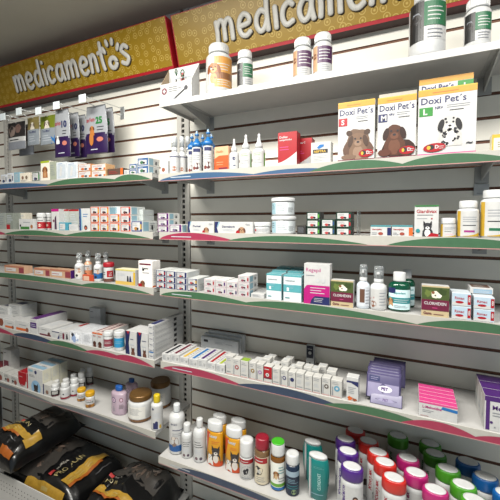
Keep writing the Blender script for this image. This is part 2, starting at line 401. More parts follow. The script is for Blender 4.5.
def sign(x0, x1, label, tx, dy, dz):
    yb, yt, zb, zt_ = -.066+dy, -.124+dy, H+.672+dz, H+.872+dz
    root = empty('hanging_sign', ((x0+x1)/2, yb, zb), label, 'sign'); cx = (x0+x1)/2
    ty = yt-yb; tz = zt_-zb; L = math.hypot(ty, tz); Y = Vector((0, ty/L, tz/L)); X = Vector((1, 0, 0)); N = X.cross(Y)
    mb = MB()
    P = [(-0, 0, 0), (0, ty, tz), (0, 0.062-dy, tz), (0, .062-dy, 0)]
    w = (x1-x0)/2
    vs = [(-w, a, b) for _, a, b in P]+[(w, a, b) for _, a, b in P]
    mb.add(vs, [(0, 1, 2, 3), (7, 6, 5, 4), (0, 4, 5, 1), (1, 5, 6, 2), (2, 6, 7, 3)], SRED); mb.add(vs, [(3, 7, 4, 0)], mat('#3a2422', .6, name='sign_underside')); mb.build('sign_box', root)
    mb = MB(); e = .0055
    def fn(u, v, o): return (-w+u*2*w)*X+Y*(v*L)+N*o
    def slab(a, b, c, d, o, m):
        q = [fn(a, b, 0), fn(c, b, 0), fn(c, d, 0), fn(a, d, 0), fn(a, b, o), fn(c, b, o), fn(c, d, o), fn(a, d, o)]
        mb.add(q, [(4, 5, 6, 7), (0, 1, 5, 4), (1, 2, 6, 5), (2, 3, 7, 6), (3, 0, 4, 7)], m)
    slab(.004, .06, .9965, .985, .001, GOLD); mb.build('gold_face', root)
    # raised lettering
    S = .107; x = tx-cx; letters = []
    for ch in 'medicamentOs':
        letters.append((ch, x)); x += (.66 if ch == 'O' else GL[ch][0])*S*1.34*.93
    def P3(px, py, o): return X*px+Y*(L*.5-.042+py)+N*o
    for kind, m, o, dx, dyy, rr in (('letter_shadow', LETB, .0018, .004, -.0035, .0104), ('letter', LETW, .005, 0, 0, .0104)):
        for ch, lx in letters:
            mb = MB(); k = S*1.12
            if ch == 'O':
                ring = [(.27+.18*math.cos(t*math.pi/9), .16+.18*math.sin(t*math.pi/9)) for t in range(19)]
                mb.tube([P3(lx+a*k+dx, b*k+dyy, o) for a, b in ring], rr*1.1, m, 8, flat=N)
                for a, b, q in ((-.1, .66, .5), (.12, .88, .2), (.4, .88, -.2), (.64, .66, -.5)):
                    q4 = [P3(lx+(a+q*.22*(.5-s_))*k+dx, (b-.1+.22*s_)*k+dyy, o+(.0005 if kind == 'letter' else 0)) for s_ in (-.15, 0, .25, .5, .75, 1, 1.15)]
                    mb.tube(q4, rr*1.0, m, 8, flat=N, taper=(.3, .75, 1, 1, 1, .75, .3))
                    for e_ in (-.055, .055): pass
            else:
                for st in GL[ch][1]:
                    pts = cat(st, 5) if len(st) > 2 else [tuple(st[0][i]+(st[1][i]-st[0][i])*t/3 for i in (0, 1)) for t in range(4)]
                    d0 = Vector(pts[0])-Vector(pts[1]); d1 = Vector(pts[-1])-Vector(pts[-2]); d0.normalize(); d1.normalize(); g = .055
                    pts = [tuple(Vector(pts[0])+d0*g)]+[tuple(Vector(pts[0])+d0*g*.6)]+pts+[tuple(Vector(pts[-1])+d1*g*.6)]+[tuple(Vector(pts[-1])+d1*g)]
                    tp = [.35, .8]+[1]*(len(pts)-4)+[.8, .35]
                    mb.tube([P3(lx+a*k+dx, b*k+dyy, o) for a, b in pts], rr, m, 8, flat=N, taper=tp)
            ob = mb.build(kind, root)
            if kind == 'letter': ob['label'] = 'white raised letter' if ch != 'O' else 'white raised letter o shaped like a paw print'
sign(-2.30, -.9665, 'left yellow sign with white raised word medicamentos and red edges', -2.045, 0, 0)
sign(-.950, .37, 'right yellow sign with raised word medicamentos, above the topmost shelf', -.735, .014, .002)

# ================================================================== GOODS
def carton(name, label, sh, u0, u1, vt, dep=.035, y=YF, m=WHITE, top=None, right=None, left=None, deco=None, group=None, rz=0, z=None, cat_='box', side=None, topd=None, h=None):
    zz = SH[sh] if z is None else z
    x, w, hh = span(sh, u0, u1, vt, y, zz); h = h or hh; w -= .0008; dep = min(dep, -y-.012)
    mb = MB(); mb.box(-w/2, w/2, 0, dep, 0, h, m, top=top, right=right, left=left)
    if deco: deco(flat(mb, -w/2, 0, 0, w, h))
    if side: side(flatR(mb, w/2, 0, 0, dep, h)); side(flatL(mb, -w/2, dep, 0, dep, h))
    if topd: topd(flatT(mb, -w/2, 0, h, w, dep))
    o = mb.build(name, loc=(x+w/2, y, zz+.0003), rz=math.radians(rz)); return tag(o, label, cat_, group)
def stack(name, labels, sh, u0, u1, vt, n, **k):
    """n equal boxes one on another, bottom first"""
    zz = SH[sh]; x, w, hh = span(sh, u0, u1, vt, k.get('y', YF)); h = hh/n; out = []
    for i in range(n):
        lb = labels(i) if callable(labels) else labels
        if lb is None: continue
        out.append(carton(name, lb, sh, u0, u1, vt, z=zz+i*h, h=h-.0008, **k))
    return out
# --- print designs
def d_small(fr, blob='#b84a30', end=None):
    fm = C(fr) if isinstance(fr, str) else fr
    def g(f):
        f.rect(.03, .03, .97, .97, fm); f.rect(.09, .14, .8, .88, WHITE)
        f.ell(.42, .3, .16, C(blob), rv=.16, wob=.1); f.ell(.58, .28, .09, INK, rv=.12); f.bars(.14, .55, .72, .82, 2, GREYI)
        f.rect(.82, .25, .93, .7, end or WHITE)
    return g
def s_pale(f):
    f.rect(.06, .08, .42, .9, PBLUE); f.bars(.5, .2, .92, .85, 4, GREYI); f.ell(.66, .4, .06, INK, rv=.25)
def s_bars(f): f.bars(.1, .2, .9, .85, 5, PALE)
def d_lines(c=GREYI, a=.12, b=.25, cc=.88, d=.85, n=5):
    return lambda f: f.bars(a, b, cc, d, n, c)
def d_doxi(size, cc, dog):
    def g(f):
        f.rect(0, .93, 1, 1, YEL if 1 else 0); f.rect(0, .9, 1, .985, mat('#d39a34', .4)); f.bars(.25, .92, .8, .965, 1, ORANGE)
        f.text("Doxi Pet´s", .05, .775, .1, NAVY, maxw=.9, bold=.012)
        f.bars(.5, .69, .95, .75, 2, GREYI); f.text('NRV', .3 if size != 'S' else .05, .69, .04, NAVY, maxw=.14); f.bars(.55, .64, .93, .68, 1, INK)
        f.rect(.02, .6, .26, .73, C(cc)); f.text(size, .09, .62, .09, WHITE, bold=.04)
        dog(f)
        f.rect(0, 0, 1, .03, PINK if size == 'L' else MAROON)
        cx = .3 if size == 'L' else .78
        f.ell(cx, .12, .2, RED, rv=.065, rot=.08); f.ell(cx-.07, .125, .07, INK, rv=.04); f.ell(cx-.1, .12, .035, YEL, rv=.03); f.text('D', cx+.01, .1, .055, WHITE, bold=.04); f.bars(cx+.08, .09, cx+.17, .15, 2, WHITE)
    return g
def dalm(f):
    f.dog(.56, .46, .15, '#b8b6b2', '#1f1c1e', '#d8d6d2', spots=True); f.text('~', .84, .14, .03, INK)
def pup(f):
    f.ell(.55, .2, .42, C('#63483a'), rv=.17, wob=.06); f.ell(.56, .36, .3, C('#725846'), wob=.08, n=22)
    for q in (-1, 1): f.ell(.56+q*.24, .47, .09, C('#4a3428'), rv=.045, rot=q*.6)
    f.dog(.56, .35, .2, '#7c604c', '#4c362a', '#967a66'); f.ell(.3, .07, .2, C('#7c6250'), rv=.045, wob=.1)
def brownp(f): f.ell(.55, .16, .44, C('#351a10'), rv=.15, wob=.05); f.dog(.45, .42, .22, '#56301e', '#30150c', '#6e4430'); f.ell(.2, .1, .18, C('#5c3020'), rv=.06); f.ell(.75, .1, .22, C('#4c281a'), rv=.07)
# ------------------------------------------------------------------ bottles
def bottle(name, label, sh, u0, u1, vt, y=YF, body=PLAST, cap=PLAST, capf=.22, capr=.8, sh_=.12, lab=None, labz=(.15, .62), labm=WHITE, spn=2.4, sq=1., group=None, neck=.0, ribs=False, phi=-.25, band=None, cat_='bottle', z=None, r=None, h=None, capname='cap', foot=.1):
    x, yc, rr, hh = cylm(sh, u0, u1, vt, y, z); r = r or rr; h = h or hh
    zz = SH[sh] if z is None else z; t = empty(name, (x, yc, zz+.0003), label, cat_, group); sy = sq
    hb = h*(1-capf); cr = r*capr
    mb = MB(); zs = hb-h*sh_
    mb.lathe([(r*(1-foot), 0), (r, r*.18), (r, zs*.5), (r, zs), (r*.96, zs+(hb-zs)*.35), (r*.82, zs+(hb-zs)*.7), (cr*.86, hb-(hb-zs)*.06), (cr*.84, hb+neck*h)], body, n=30, sy=sy)
    mb.build('bottle_body', t)
    mb = MB(); ch = h-hb-neck*h; z0 = hb+neck*h
    n = 30; mb.lathe([(cr, z0-.0005), (cr*1.01, z0+ch*.1), (cr, z0+ch*.85), (cr*.93, z0+ch*.97), (cr*.6, z0+ch)], cap, n=n, sy=sy)
    if ribs:
        for i in range(n):
            a = 2*math.pi*i/n; mb.box(cr*math.cos(a)-.0006, cr*math.cos(a)+.0006, cr*sy*math.sin(a)-.0006, cr*sy*math.sin(a)+.0006, z0+ch*.12, z0+ch*.8, cap, c=.0001)
    mb.build(capname, t)
    if lab:
        mb = MB(); f = wrap(mb, r, r*sy, zs*labz[0]/(.75), h*(labz[1]-labz[0]), spn, math.atan2(-x, D+yc)*(.85 if sq == 1 else .4)+(phi+.25)*.3)
        if labm: f.rect(0, 0, 1, 1, labm)
        lab(f); mb.build('printed_label', t)
    return t, x, yc, r, h
def sprayer(name, label, sh, u0, u1, vt, y=YF, body=PLAST, head=PLAST, lab=None, labm=WHITE, clear=None, labz=(.1, .5), group=None, bf=.62, z=None):
    x, yc, r, h = cylm(sh, u0, u1, vt, y, z); zz = SH[sh] if z is None else z
    t = empty(name, (x, yc, zz+.0003), label, 'bottle', group)
    mb = MB(); hb = h*bf
    mb.lathe([(r*.9, 0), (r, r*.2), (r, hb*.8), (r*.9, hb*.9), (r*.5, hb*.99), (r*.42, hb*1.03)], body, n=26); mb.build('bottle_body', t)
    mb = MB(); mb.lathe([(r*.56, hb*1.0), (r*.58, hb+h*.02), (r*.56, hb+h*.1), (r*.4, hb+h*.13), (r*.34, hb+h*.26), (r*.2, hb+h*.27)], head, n=22)
    mb.box(-r*.16, r*.16, -r*.75, 0, hb+h*.2, hb+h*.25, head)
    mb.build('spray_head', t)
    mb = MB(); cm = clear or mat('#dfe4e6', .1, trans=.85, noise=.01, name='clear_cap')
    mb.lathe([(r*.6, hb+h*.1), (r*.6, hb+h*.33), (r*.5, h-hb*.0), (.0005, h)], cm, n=22); mb.build('clear_cap', t)
    if lab:
        mb = MB(); f = wrap(mb, r, r, h*labz[0], h*(labz[1]-labz[0]), 2.4, math.atan2(-x, D+yc)*.85)
        if labm: f.rect(0, 0, 1, 1, labm)
        lab(f); mb.build('printed_label', t)
    return t
def jar(name, label, sh, u0, u1, vt, y=YF, body=PLAST, cap=PLAST, capf=.25, lab=None, labz=(.12, .6), labm=WHITE, z=None, group=None, capr=1.04, phi=-.2, h=None, r=None):
    x, yc, rr, hh = cylm(sh, u0, u1, vt, y, z); r = r or rr/capr; h = h or hh; zz = SH[sh] if z is None else z
    t = empty(name, (x, yc, zz+.0003), label, 'jar', group); hb = h*(1-capf)
    mb = MB(); mb.lathe([(r*.92, 0), (r, h*.05), (r, hb*.9), (r*.93, hb*.96), (r*.93, hb)], body, n=32); mb.build('jar_body', t)
    cr = r*capr; mb = MB(); mb.lathe([(cr, hb), (cr*1.01, hb+h*.02), (cr, h-h*.04), (cr*.95, h-.001), (cr*.82, h), (cr*.8, h-.0015)], cap, n=36)
    for i in range(36):
        a = 2*math.pi*i/36; mb.box(cr*math.cos(a)-.0005, cr*math.cos(a)+.0005, cr*math.sin(a)-.0005, cr*math.sin(a)+.0005, hb+h*.02, h-h*.05, cap, c=.0001)
    mb.build('lid', t)
    if lab:
        mb = MB(); f = wrap(mb, r, r, h*labz[0], h*(labz[1]-labz[0]), 2.6, math.atan2(-x, D+yc)*.85)
        if labm: f.rect(0, 0, 1, 1, labm)
        lab(f); mb.build('printed_label', t)
    return t
# ================= S1, topmost right shelf
def y1(): return -.232
x, w, h = span('S1', 160.5, 191.5, 82, -.232)
t = empty('counter_display', (x+w/2, -.232, SH['S1']+.0003), 'white open-topped cardboard display of green-handled clippers on the topmost shelf', 'display')
mb = MB(); W2 = w/2; dp = .055; th = .0015; hh = aty(183, 67, -.232+.055).z-SH['S1']
mb.box(-W2, W2, 0, th, 0, h, WHITE); mb.box(-W2, W2, dp-th, dp, 0, hh, WHITE)
for sx in (-W2, W2-th):
    mb.add([(sx, th, 0), (sx, dp, 0), (sx, dp, hh), (sx, th, h), (sx+th, th, 0), (sx+th, dp, 0), (sx+th, dp, hh), (sx+th, th, h)], [(0, 1, 2, 3), (7, 6, 5, 4), (0, 4, 5, 1), (3, 2, 6, 7), (1, 5, 6, 2), (0, 3, 7, 4)], WHITE if sx > 0 else mat('#b8a184', .6))
mb.box(-W2, W2, th, dp-th, 0, th, WHITE)
f = flat(mb, -W2, 0, 0, w, h)
f.ell(.13, .6, .09, MAROON); f.rect(.11, .5, .15, .7, WHITE); f.rect(.08, .57, .18, .63, WHITE); f.bars(.27, .5, .75, .82, 3, INK)
f.poly([(.42, .12), (.47, .08), (.83, .52), (.78, .58)], INK); f.ell(.83, .6, .06, INK); f.ell(.46, .12, .03, GREYI)
mb.build('display_tray', t)
mb = MB(); f = flat(mb, -W2, dp-th, h, w, hh-h); f.rect(.4, .25, .52, .75, RED); f.bars(.2, .1, .9, .9, 3, PALE); mb.build('back_print', t)
for q, (ox, ln) in enumerate(((-.012, .045), (.018, .05))):
    mb = MB(); gm = mat('#1f5a34', .35); z0 = .0022; tp = aty(180, 69+q*1.5, -.21).z-SH['S1']-z0; rr_ = .0045+.003*q
    mb.tube([(0, 0, 0), (0, 0, tp*.7)], .002, mat('#9aa0a2', .3, 1.))
    mb.tube([(rr_*math.sin(a*math.pi/8), 0, tp-rr_*1.6-rr_*1.6*math.cos(a*math.pi/8)) for a in range(17)], .0022, gm)
    mb.tube([(0, .001, tp-rr_*5), (rr_*.6, .001, tp-rr_*2.4)], .0026, gm)
    tag(mb.build('nail_clipper', loc=(x+w/2+ox, -.232+.02, SH['S1']+z0)), 'green-handled nail clipper in the white display, '+('left one' if q == 0 else 'right one'), 'clipper')
def lab_dogor(f):
    f.rect(0, 0, 1, 1, WHITE); f.rect(.3, .05, 1, .98, mat('#d89a4a', .4)); f.rect(.3, .3, 1, .5, mat('#8a5a34', .4)); f.bars(.4, .1, .95, .3, 3, WHITE); f.bars(.4, .55, .95, .8, 3, WHITE)
    f.dog(.27, .62, .17, '#b8682c', '#8a4a20', '#d99458'); 
bottle('supplement_bottle', 'large white bottle with a golden dog and orange label on the topmost shelf', 'S1', 206, 232, 41, y=-.232, capf=.17, capr=.76, sh_=.12, lab=lab_dogor, labz=(.1, .72), ribs=True, phi=.4)
def lab_gb(f, c=mat('#1f6a44', .4)):
    f.rect(0, .0, .42, 1, BLACK); f.ell(.22, .62, .12, GREYI, wob=.1); f.dog(.22, .6, .1, '#2a2626', '#151213'); f.rect(.42, .35, 1, .95, c); f.bars(.5, .45, .95, .85, 4, WHITE); f.bars(.5, .02, .95, .3, 3, GREYI)
bottle('supplement_bottle', 'small white bottle with black dog and green label, beside the golden dog bottle', 'S1', 237, 253, 49, y=-.232, capf=.2, capr=.84, sh_=.1, lab=lab_gb, labz=(.1, .66), ribs=True)
x_, w_, h_ = span('S1', 248, 262, 77, -.13)
mb = MB(); cl = mat('#d8dcdc', .12, trans=.8, noise=.01); mb.lathe([(.026, 0), (.028, .01), (.027, .035), (.02, .045), (.006, .048)], cl, n=28)
tag(mb.build('clear_dish', loc=(x_+w_/2, -.1, SH['S1']+.0003)), 'clear plastic domed dish behind the small green-label bottle', 'dish')
def lab_pu(f):
    f.rect(0, 0, .3, 1, mat('#caa07a', .4)); f.ell(.15, .6, .12, C('#7a4a30'), wob=.15); f.rect(.28, .3, 1, .96, mat('#4c2150', .4)); f.bars(.36, .4, .92, .88, 4, WHITE); f.bars(.36, .03, .92, .26, 3, GREYI)
bottle('supplement_bottle', 'white bottle with purple label, the left one of the pair on the topmost shelf', 'S1', 293, 312, 36.5, y=-.232, capf=.2, capr=.84, sh_=.1, lab=lab_pu, labz=(.1, .68), ribs=True)
bottle('supplement_bottle', 'white bottle with purple label, the right one of the pair on the topmost shelf', 'S1', 313, 332.5, 31.5, y=-.232, capf=.2, capr=.84, sh_=.1, lab=lab_pu, labz=(.1, .68), ribs=True)
bottle('supplement_bottle', 'very large white bottle with black dog and green label, cut by the photo top', 'S1', 408.5, 446, -14, y=-.238, capf=.16, capr=.72, sh_=.12, lab=lab_gb, labz=(.22, .78), ribs=True, phi=-.2, spn=2.3)
bottle('supplement_bottle', 'white bottle with black dog and green label near the right end of the topmost shelf', 'S1', 463.5, 491.5, -4, y=-.236, capf=.2, capr=.84, sh_=.1, lab=lab_gb, labz=(.12, .68), ribs=True, phi=-.2, spn=2.3)
# ================= S2
yb = YF
for i, (a, b, y) in enumerate(((169.5, 179.5, YF), (178, 186, -.205), (184, 191.5, -.172))):
    sprayer('spray_bottle', ['white spray bottle at the shelf edge, front of three left of the blue-capped bottles', 'white spray bottle, middle of three left of the blue-capped bottles', 'white spray bottle, rearmost of three left of the blue-capped bottles'][i], 'S2', a, b, 136, y, lab=lambda f: (f.rect(0, .86, 1, .92, NAVY), f.bars(.2, .3, .8, .75, 4, PALE), f.ell(.5, .1, .2, C('#a86a4c'), wob=.1)), clear=mat('#d6dadb', .2, trans=.3))
def lab_bl(f):
    f.rect(0, 0, 1, 1, WHITE); f.rect(.2, .8, .8, .95, NAVY); f.bars(.2, .45, .85, .7, 3, GREYI); f.ell(.55, .22, .28, C('#5a2a2a'), wob=.15); f.ell(.3, .12, .14, C('#7a3a34'), wob=.1)
def pump(sh, a, b, vt, y, label):
    x, yc, r, h = cylm(sh, a, b, vt, y); t = empty('ear_cleaner_bottle', (x, yc, SH[sh]+.0003), label, 'bottle', 'blue-capped bottles')
    mb = MB(); hb = h*.62; mb.lathe([(r*.92, 0), (r, r*.2), (r, hb*.93), (r*.85, hb)], PLAST, n=26); mb.build('bottle_body', t)
    bl = mat('#1c6cb0', .3); mb = MB(); mb.lathe([(r*.98, hb*.97), (r*.98, hb*1.1), (r*.75, hb*1.18), (r*.4, hb*1.24), (r*.38, hb*1.3)], bl, n=26); mb.build('cap', t)
    mb = MB(); mb.lathe([(r*.3, hb*1.3), (r*.24, h*.97), (r*.12, h)], mat('#a9c6dc', .15, trans=.5), n=16); mb.lathe([(r*.42, h*.88), (r*.42, h*.92), (r*.2, h*.925)], bl, n=16); mb.build('nozzle', t)
    mb = MB(); f = wrap(mb, r, r, h*.03, h*.56, 2.4, math.atan2(-x, D+yc)*.85); lab_bl(f); mb.build('printed_label', t)
for a, b, vt, y, lb in ((192, 202, 130, YF, 'blue-capped bottle with white label, front left of the cluster'), (203, 213.5, 128, YF, 'blue-capped bottle with white label, front right beside the orange box'),
                        (187.5, 196.5, 133, -.195, 'blue-capped bottle, rear left of the cluster'), (198.5, 207, 133.5, -.19, 'blue-capped bottle, rear middle of the cluster'), (207.5, 215.5, 133, -.185, 'blue-capped bottle, rear right of the cluster')):
    pump('S2', a, b, vt, y, lb)
carton('medicine_box', 'cream and orange upright box beside the blue-capped bottles', 'S2', 214.5, 228.5, 146.5, dep=.03, m=mat('#e2b089', .4), deco=lambda f: (f.hill(lambda t: 0, lambda t: .5+.12*min(1, t*3), 0, 1, mat('#d9571f', .4)), f.text('Otofin', .1, .74, .1, ORANGE, maxw=.6), f.rect(.3, .05, .95, .12, MAROON), f.bars(.15, .2, .8, .4, 2, mat('#e89a70', .4))))
def dropper(a, b, vt, label, stripe=None):
    x, yc, r, h = cylm('S2', a, b, vt); t = empty('dropper_bottle', (x, yc, SH['S2']+.0003), label, 'bottle')
    mb = MB(); hb = h*.58; mb.lathe([(r*.9, 0), (r, r*.2), (r, hb*.78), (r*.88, hb*.92), (r*.55, hb)], PLAST, n=28); mb.build('bottle_body', t)
    mb = MB(); mb.lathe([(r*.6, hb), (r*.62, hb+h*.09), (r*.5, hb+h*.13), (r*.3, hb+h*.2), (r*.2, h*.93), (r*.24, h*.96), (r*.1, h)], PLAST, n=22); mb.build('nozzle_cap', t)
    mb = MB(); f = wrap(mb, r, r, h*.05, h*.42, 2.4, math.atan2(-x, D+yc)*.85); f.rect(0, 0, 1, 1, WHITE)
    if stripe: f.rect(.85, 0, 1, .9, stripe); f.bars(.2, .7, .75, .95, 2, stripe); f.bars(.2, .2, .7, .6, 4, GREYI)
    else: f.ell(.5, .72, .13, NAVY); f.bars(.3, .4, .7, .6, 2, PALE); f.poly([(.3, .08), (.7, .08), (.6, .25), (.45, .2)], NAVY)
    mb.build('printed_label', t)
dropper(229, 239.3, 138, 'small white dropper bottle with navy marks beside the orange box')
dropper(239.8, 252, 133.5, 'white dropper bottle with green stripe, left of two', mat('#6ea04a', .4)); dropper(252.5, 265.5, 132.5, 'white dropper bottle with green stripe, right of two', mat('#6ea04a', .4))
def d_red(t1, t2):
    def g(f):
        f.rect(0, 0, 1, 1, RED); f.hill(lambda t: 0, lambda t: .1+.3*t**1.5, 0, 1, WHITE)
        f.text(t1, .08, .82, .07, WHITE, maxw=.6); 
        if t2: f.text(t2, .08, .73, .07, WHITE, maxw=.75)
        f.bars(.1, .45, .6, .6, 2, PINK); f.poly([(.65, .08), (.9, .08), (.78, .22)], PALE)
    return g
REDC = mat('#a51a26', .4)
carton('medicine_box', 'tall red and white box, left of the two red boxes', 'S2', 278, 297, 132, dep=.04, m=REDC, right=REDC, deco=d_red('Doflex', 'comprimidos'))
carton('medicine_box', 'shorter red and white box between the tall red box and the white box', 'S2', 294.5, 312, 138.5, dep=.04, y=-.19, m=REDC, right=REDC, deco=d_red('Doflex C', None))
carton('medicine_box', 'small square white box with a black and yellow name band beside the red boxes', 'S2', 311, 331, 142, dep=.035, m=OFFW, deco=lambda f: (f.poly([(.3, .75), (.4, .68), (.65, .78), (.65, .88), (.45, .88)], BLUE), f.rect(.1, .48, .85, .66, INK), f.text('NEPTRA', .16, .51, .11, YEL, maxw=.6), f.bars(.12, .12, .8, .4, 4, PALE)))
carton('medicine_box', 'white box marked S with a fluffy puppy', 'S2', 338, 375, 101, dep=.04, deco=d_doxi('S', '#b0202c', pup), rz=0)
o = carton('medicine_box', 'white box marked M with a brown dog and its top flap open', 'S2', 377.5, 416.5, 96, dep=.045, deco=d_doxi('M', '#232a5e', brownp))
fl = o.data; w = o.dimensions.x
x, w, h = span('S2', 377.5, 416.5, 96)
mb = MB(); mb.add([(-w/2, .045, 0), (w/2, .045, 0), (w/2, .047, .026), (-w/2, .047, .026), (-w/2, .0465, 0), (w/2, .0465, 0), (w/2, .0485, .026), (-w/2, .0485, .026)], [(3, 2, 1, 0), (4, 5, 6, 7), (3, 7, 6, 2), (0, 3, 7, 4), (1, 5, 6, 2)], mat('#b7b0a2', .6))
q = mb.build('open_flap', o); q.location = (0, -.002, h-.001)
x, w, h = span('S2', 418.5, 474, 75, -.18)
o = carton('medicine_box', 'white box marked L standing behind the front one', 'S2', 418.5, 473, 76.5, dep=.04, y=-.185, deco=lambda f: (f.rect(0, .93, 1, 1, mat('#d39a34', .4)), f.text("Doxi Pet´s", .05, .84, .075, NAVY, maxw=.6, bold=.03), f.bars(.3, .79, .75, .82, 1, GREYI), f.rect(.72, .8, 1, .925, C('#2f8a34')), f.text('L', .83, .825, .07, WHITE, bold=.04)))
carton('medicine_box', 'white box marked L with a spotted dog, in front', 'S2', 418, 477, 87, dep=.045, deco=d_doxi('L', '#2f8a34', dalm))
carton('medicine_box', 'small cream box with yellow edge at the far right of the second shelf', 'S2', 492, 512, 134, dep=.03, m=mat('#e6dfbd', .4), deco=lambda f: (f.rect(0, .8, 1, 1, YEL), f.bars(.3, .2, .9, .6, 3, NAVY), f.rect(0, 0, .08, 1, YEL)))
# left end of S2 (small boxes in front of the spray bottles)
carton('medicine_box', 'tiny white box with brown spot at the left end of the second right-hand shelf', 'S2', 160.5, 168, 161, dep=.03, deco=lambda f: (f.ell(.4, .35, .22, C('#9a5a44'), wob=.1), f.bars(.1, .65, .9, .9, 2, PALE)))
# ================= S3
for (a, b, n, vt, what) in ((157.5, 169, 3, 213, 'leftmost column'), (169.3, 182, 1, 224.3, 'second column')):
    def lb(i, n=n, what=what): return 'tiny purple and white box, third shelf left end, '+('alone in the '+what if n == 1 else ('bottom of the ', 'middle of the ', 'top of the ')[i]+what)
    stack('medicine_box', lb, 'S3', a, b, vt, n, dep=.07, m=mat('#d0d0cc', .4), deco=d_small('#6a2a6c', '#7a6a8a', PURPLE), side=s_pale, group='purple tablet boxes')
def d_derm(t):
    return lambda f: (f.poly([(0, 0), (.1, 0), (.05, .5), (.1, 1), (0, 1)], NAVY), f.poly([(.1, 1), (.05, .5), (.07, .5), (.14, 1)], PBLUE), f.text(t, .2, .5, .18, NAVY, maxw=.45), f.bars(.2, .2, .55, .4, 2, PALE), f.dog(.72, .32, .07, '#b08a6a', '#6a3a2a'), f.ell(.62, .1, .05, RED), f.text('Ceva', .82, .72, .14, GREYI, maxw=.14))
carton('medicine_box', 'white box with blue curved edge and small dog, shorter left one beside the uprights', 'S3', 188, 214, 221.5, dep=.05, deco=d_derm('Prurivet'))
carton('medicine_box', 'long white box with navy edge and small dog picture, third shelf', 'S3', 215, 253, 222, dep=.05, deco=d_derm('Dermabiovit'))
jar('cream_jar', 'low white jar beside the long white box on the third shelf', 'S3', 254, 271, 222, capf=.38, lab=lambda f: (f.bars(.1, .2, .9, .8, 3, GREYI), f.ell(.15, .5, .06, RED)), labz=(.1, .52))
x, yc, r, h = cylm('S3', 271.5, 296, 216)
def ltub(f): f.rect(0, 0, 1, 1, mat('#cfd6d8', .4)); f.rect(0, 0, .25, 1, mat('#9fc0cc', .4)); f.bars(.3, .1, .62, .85, 5, GREYI); f.bars(.68, .15, .95, .6, 6, INK); f.bars(.05, .4, .2, .9, 3, INK)
jar('cream_tub', 'white lidded tub with pale label, lower of two stacked tubs', 'S3', 271.5, 296, 218, capf=.22, lab=ltub, labz=(.08, .7), h=h)
jar('cream_tub', 'white lidded tub with pale label, upper of two stacked tubs', 'S3', 271.5, 295, 195, z=SH['S3']+h+.0006, y=YF, capf=.22, lab=ltub, labz=(.08, .7), h=h*.98)
carton('medicine_box', 'low dark box between the stacked tubs and the green tablet boxes', 'S3', 297, 306, 226, dep=.05, m=mat('#2c2a28', .5), deco=d_lines(GREYI))
GT = dict(dep=.05, m=mat('#1f2a26', .4), right=mat('#3a3a3a', .4), group='green and white tablet boxes')
for (a, b, n, em, cn) in ((306.5, 320.5, 3, '#5aa03a', 'left'), (321, 335.5, 2, '#2a4a7a', 'middle'), (336, 352, 3, '#b02030', 'right')):
    def lb(i, n=n, cn=cn): return 'tiny green-framed white tablet box, %s column of three, %s' % (cn, ('bottom', 'second', 'top')[i] if n == 3 else ('bottom', 'topmost')[i])
    stack('tablet_box', lb, 'S3', a, b, 212 if n == 3 else 219, n, deco=d_small('#1f4030', '#b04040', C(em)), **GT)
mb = MB(); x, w, h = span('S3', 305, 358, 212); cl = mat('#c9cdcc', .15, trans=.85, noise=.01, name='clear_acrylic')
mb.box(x+w-.003, x+w-.001, -.24, -.17, 0, h*1.04, cl); 
tag(mb.build('acrylic_divider', loc=(0, 0, SH['S3']+.0003)), 'clear acrylic divider right of the green tablet boxes', 'divider')
for i, (a, b) in enumerate(((370.5, 391.3), (391.8, 413))):
    carton('medicine_box', ('flat white box with red name and navy end, left of two', 'flat white box with red name and orange end, beside the husky box')[i], 'S3', a, b, 225.5, dep=.06, top=PBLUE, deco=lambda f, i=i: (f.rect(0, .88, 1, 1, TEAL), f.text('Vermiplex', .06, .52, .2, RED, maxw=.65), f.ell(.5, .25, .12, C('#a04a3a'), rv=.14), f.rect(.82, .1, 1, .8, (NAVY, ORANGE)[i]), f.bars(.06, .12, .35, .4, 2, GREYI)))
def husky(f):
    f.text('Giardivax', .08, .76, .11, RED, maxw=.84); f.bars(.1, .67, .85, .73, 1, INK); f.bars(.1, .56, .6, .62, 1, GREYI); f.ell(.72, .58, .035, RED)
    f.dog(.55, .34, .17, '#39393c', '#1c1c1e', '#e8e8e6', pointy=True); f.ell(.15, .2, .09, TEAL); f.poly([(.5, 0), (1, 0), (1, .1), (.7, .14)], RED); f.rect(0, .97, 1, 1, GREEN)
carton('medicine_box', 'white upright box with a black and white husky on the third shelf', 'S3', 414.5, 439, 205.5, dep=.04, deco=husky)
GY = mat('#c9a128', .35)
def lab_y(cc):
    def g(f): f.rect(0, 0, .2, 1, GY); f.rect(.2, 0, 1, 1, WHITE); f.hill(lambda t: 0, lambda t: .15*t*t+.02, .3, 1, GY); f.bars(.3, .55, .95, .8, 3, GREYI); f.bars(.3, .38, .8, .5, 1, INK); f.rect(.35, .16, .75, .24, C(cc))
    return g
bottle('vitamin_bottle', 'small white and yellow bottle beside the husky box', 'S3', 440, 456, 218, capf=.3, capr=.92, sh_=.06, lab=lab_y('#e8b0b8'), labz=(.04, .68), phi=-.1)
bottle('vitamin_bottle', 'medium white and yellow bottle with magenta mark, third shelf right', 'S3', 456.5, 479, 201, capf=.2, capr=.82, sh_=.08, lab=lab_y('#a03080'), labz=(.04, .72), phi=-.1)
bottle('vitamin_bottle', 'largest white and yellow bottle with green mark at the right edge of the photo', 'S3', 479.5, 508, 190.5, capf=.17, capr=.82, sh_=.08, lab=lab_y('#1f6a4a'), labz=(.04, .75), phi=-.1)
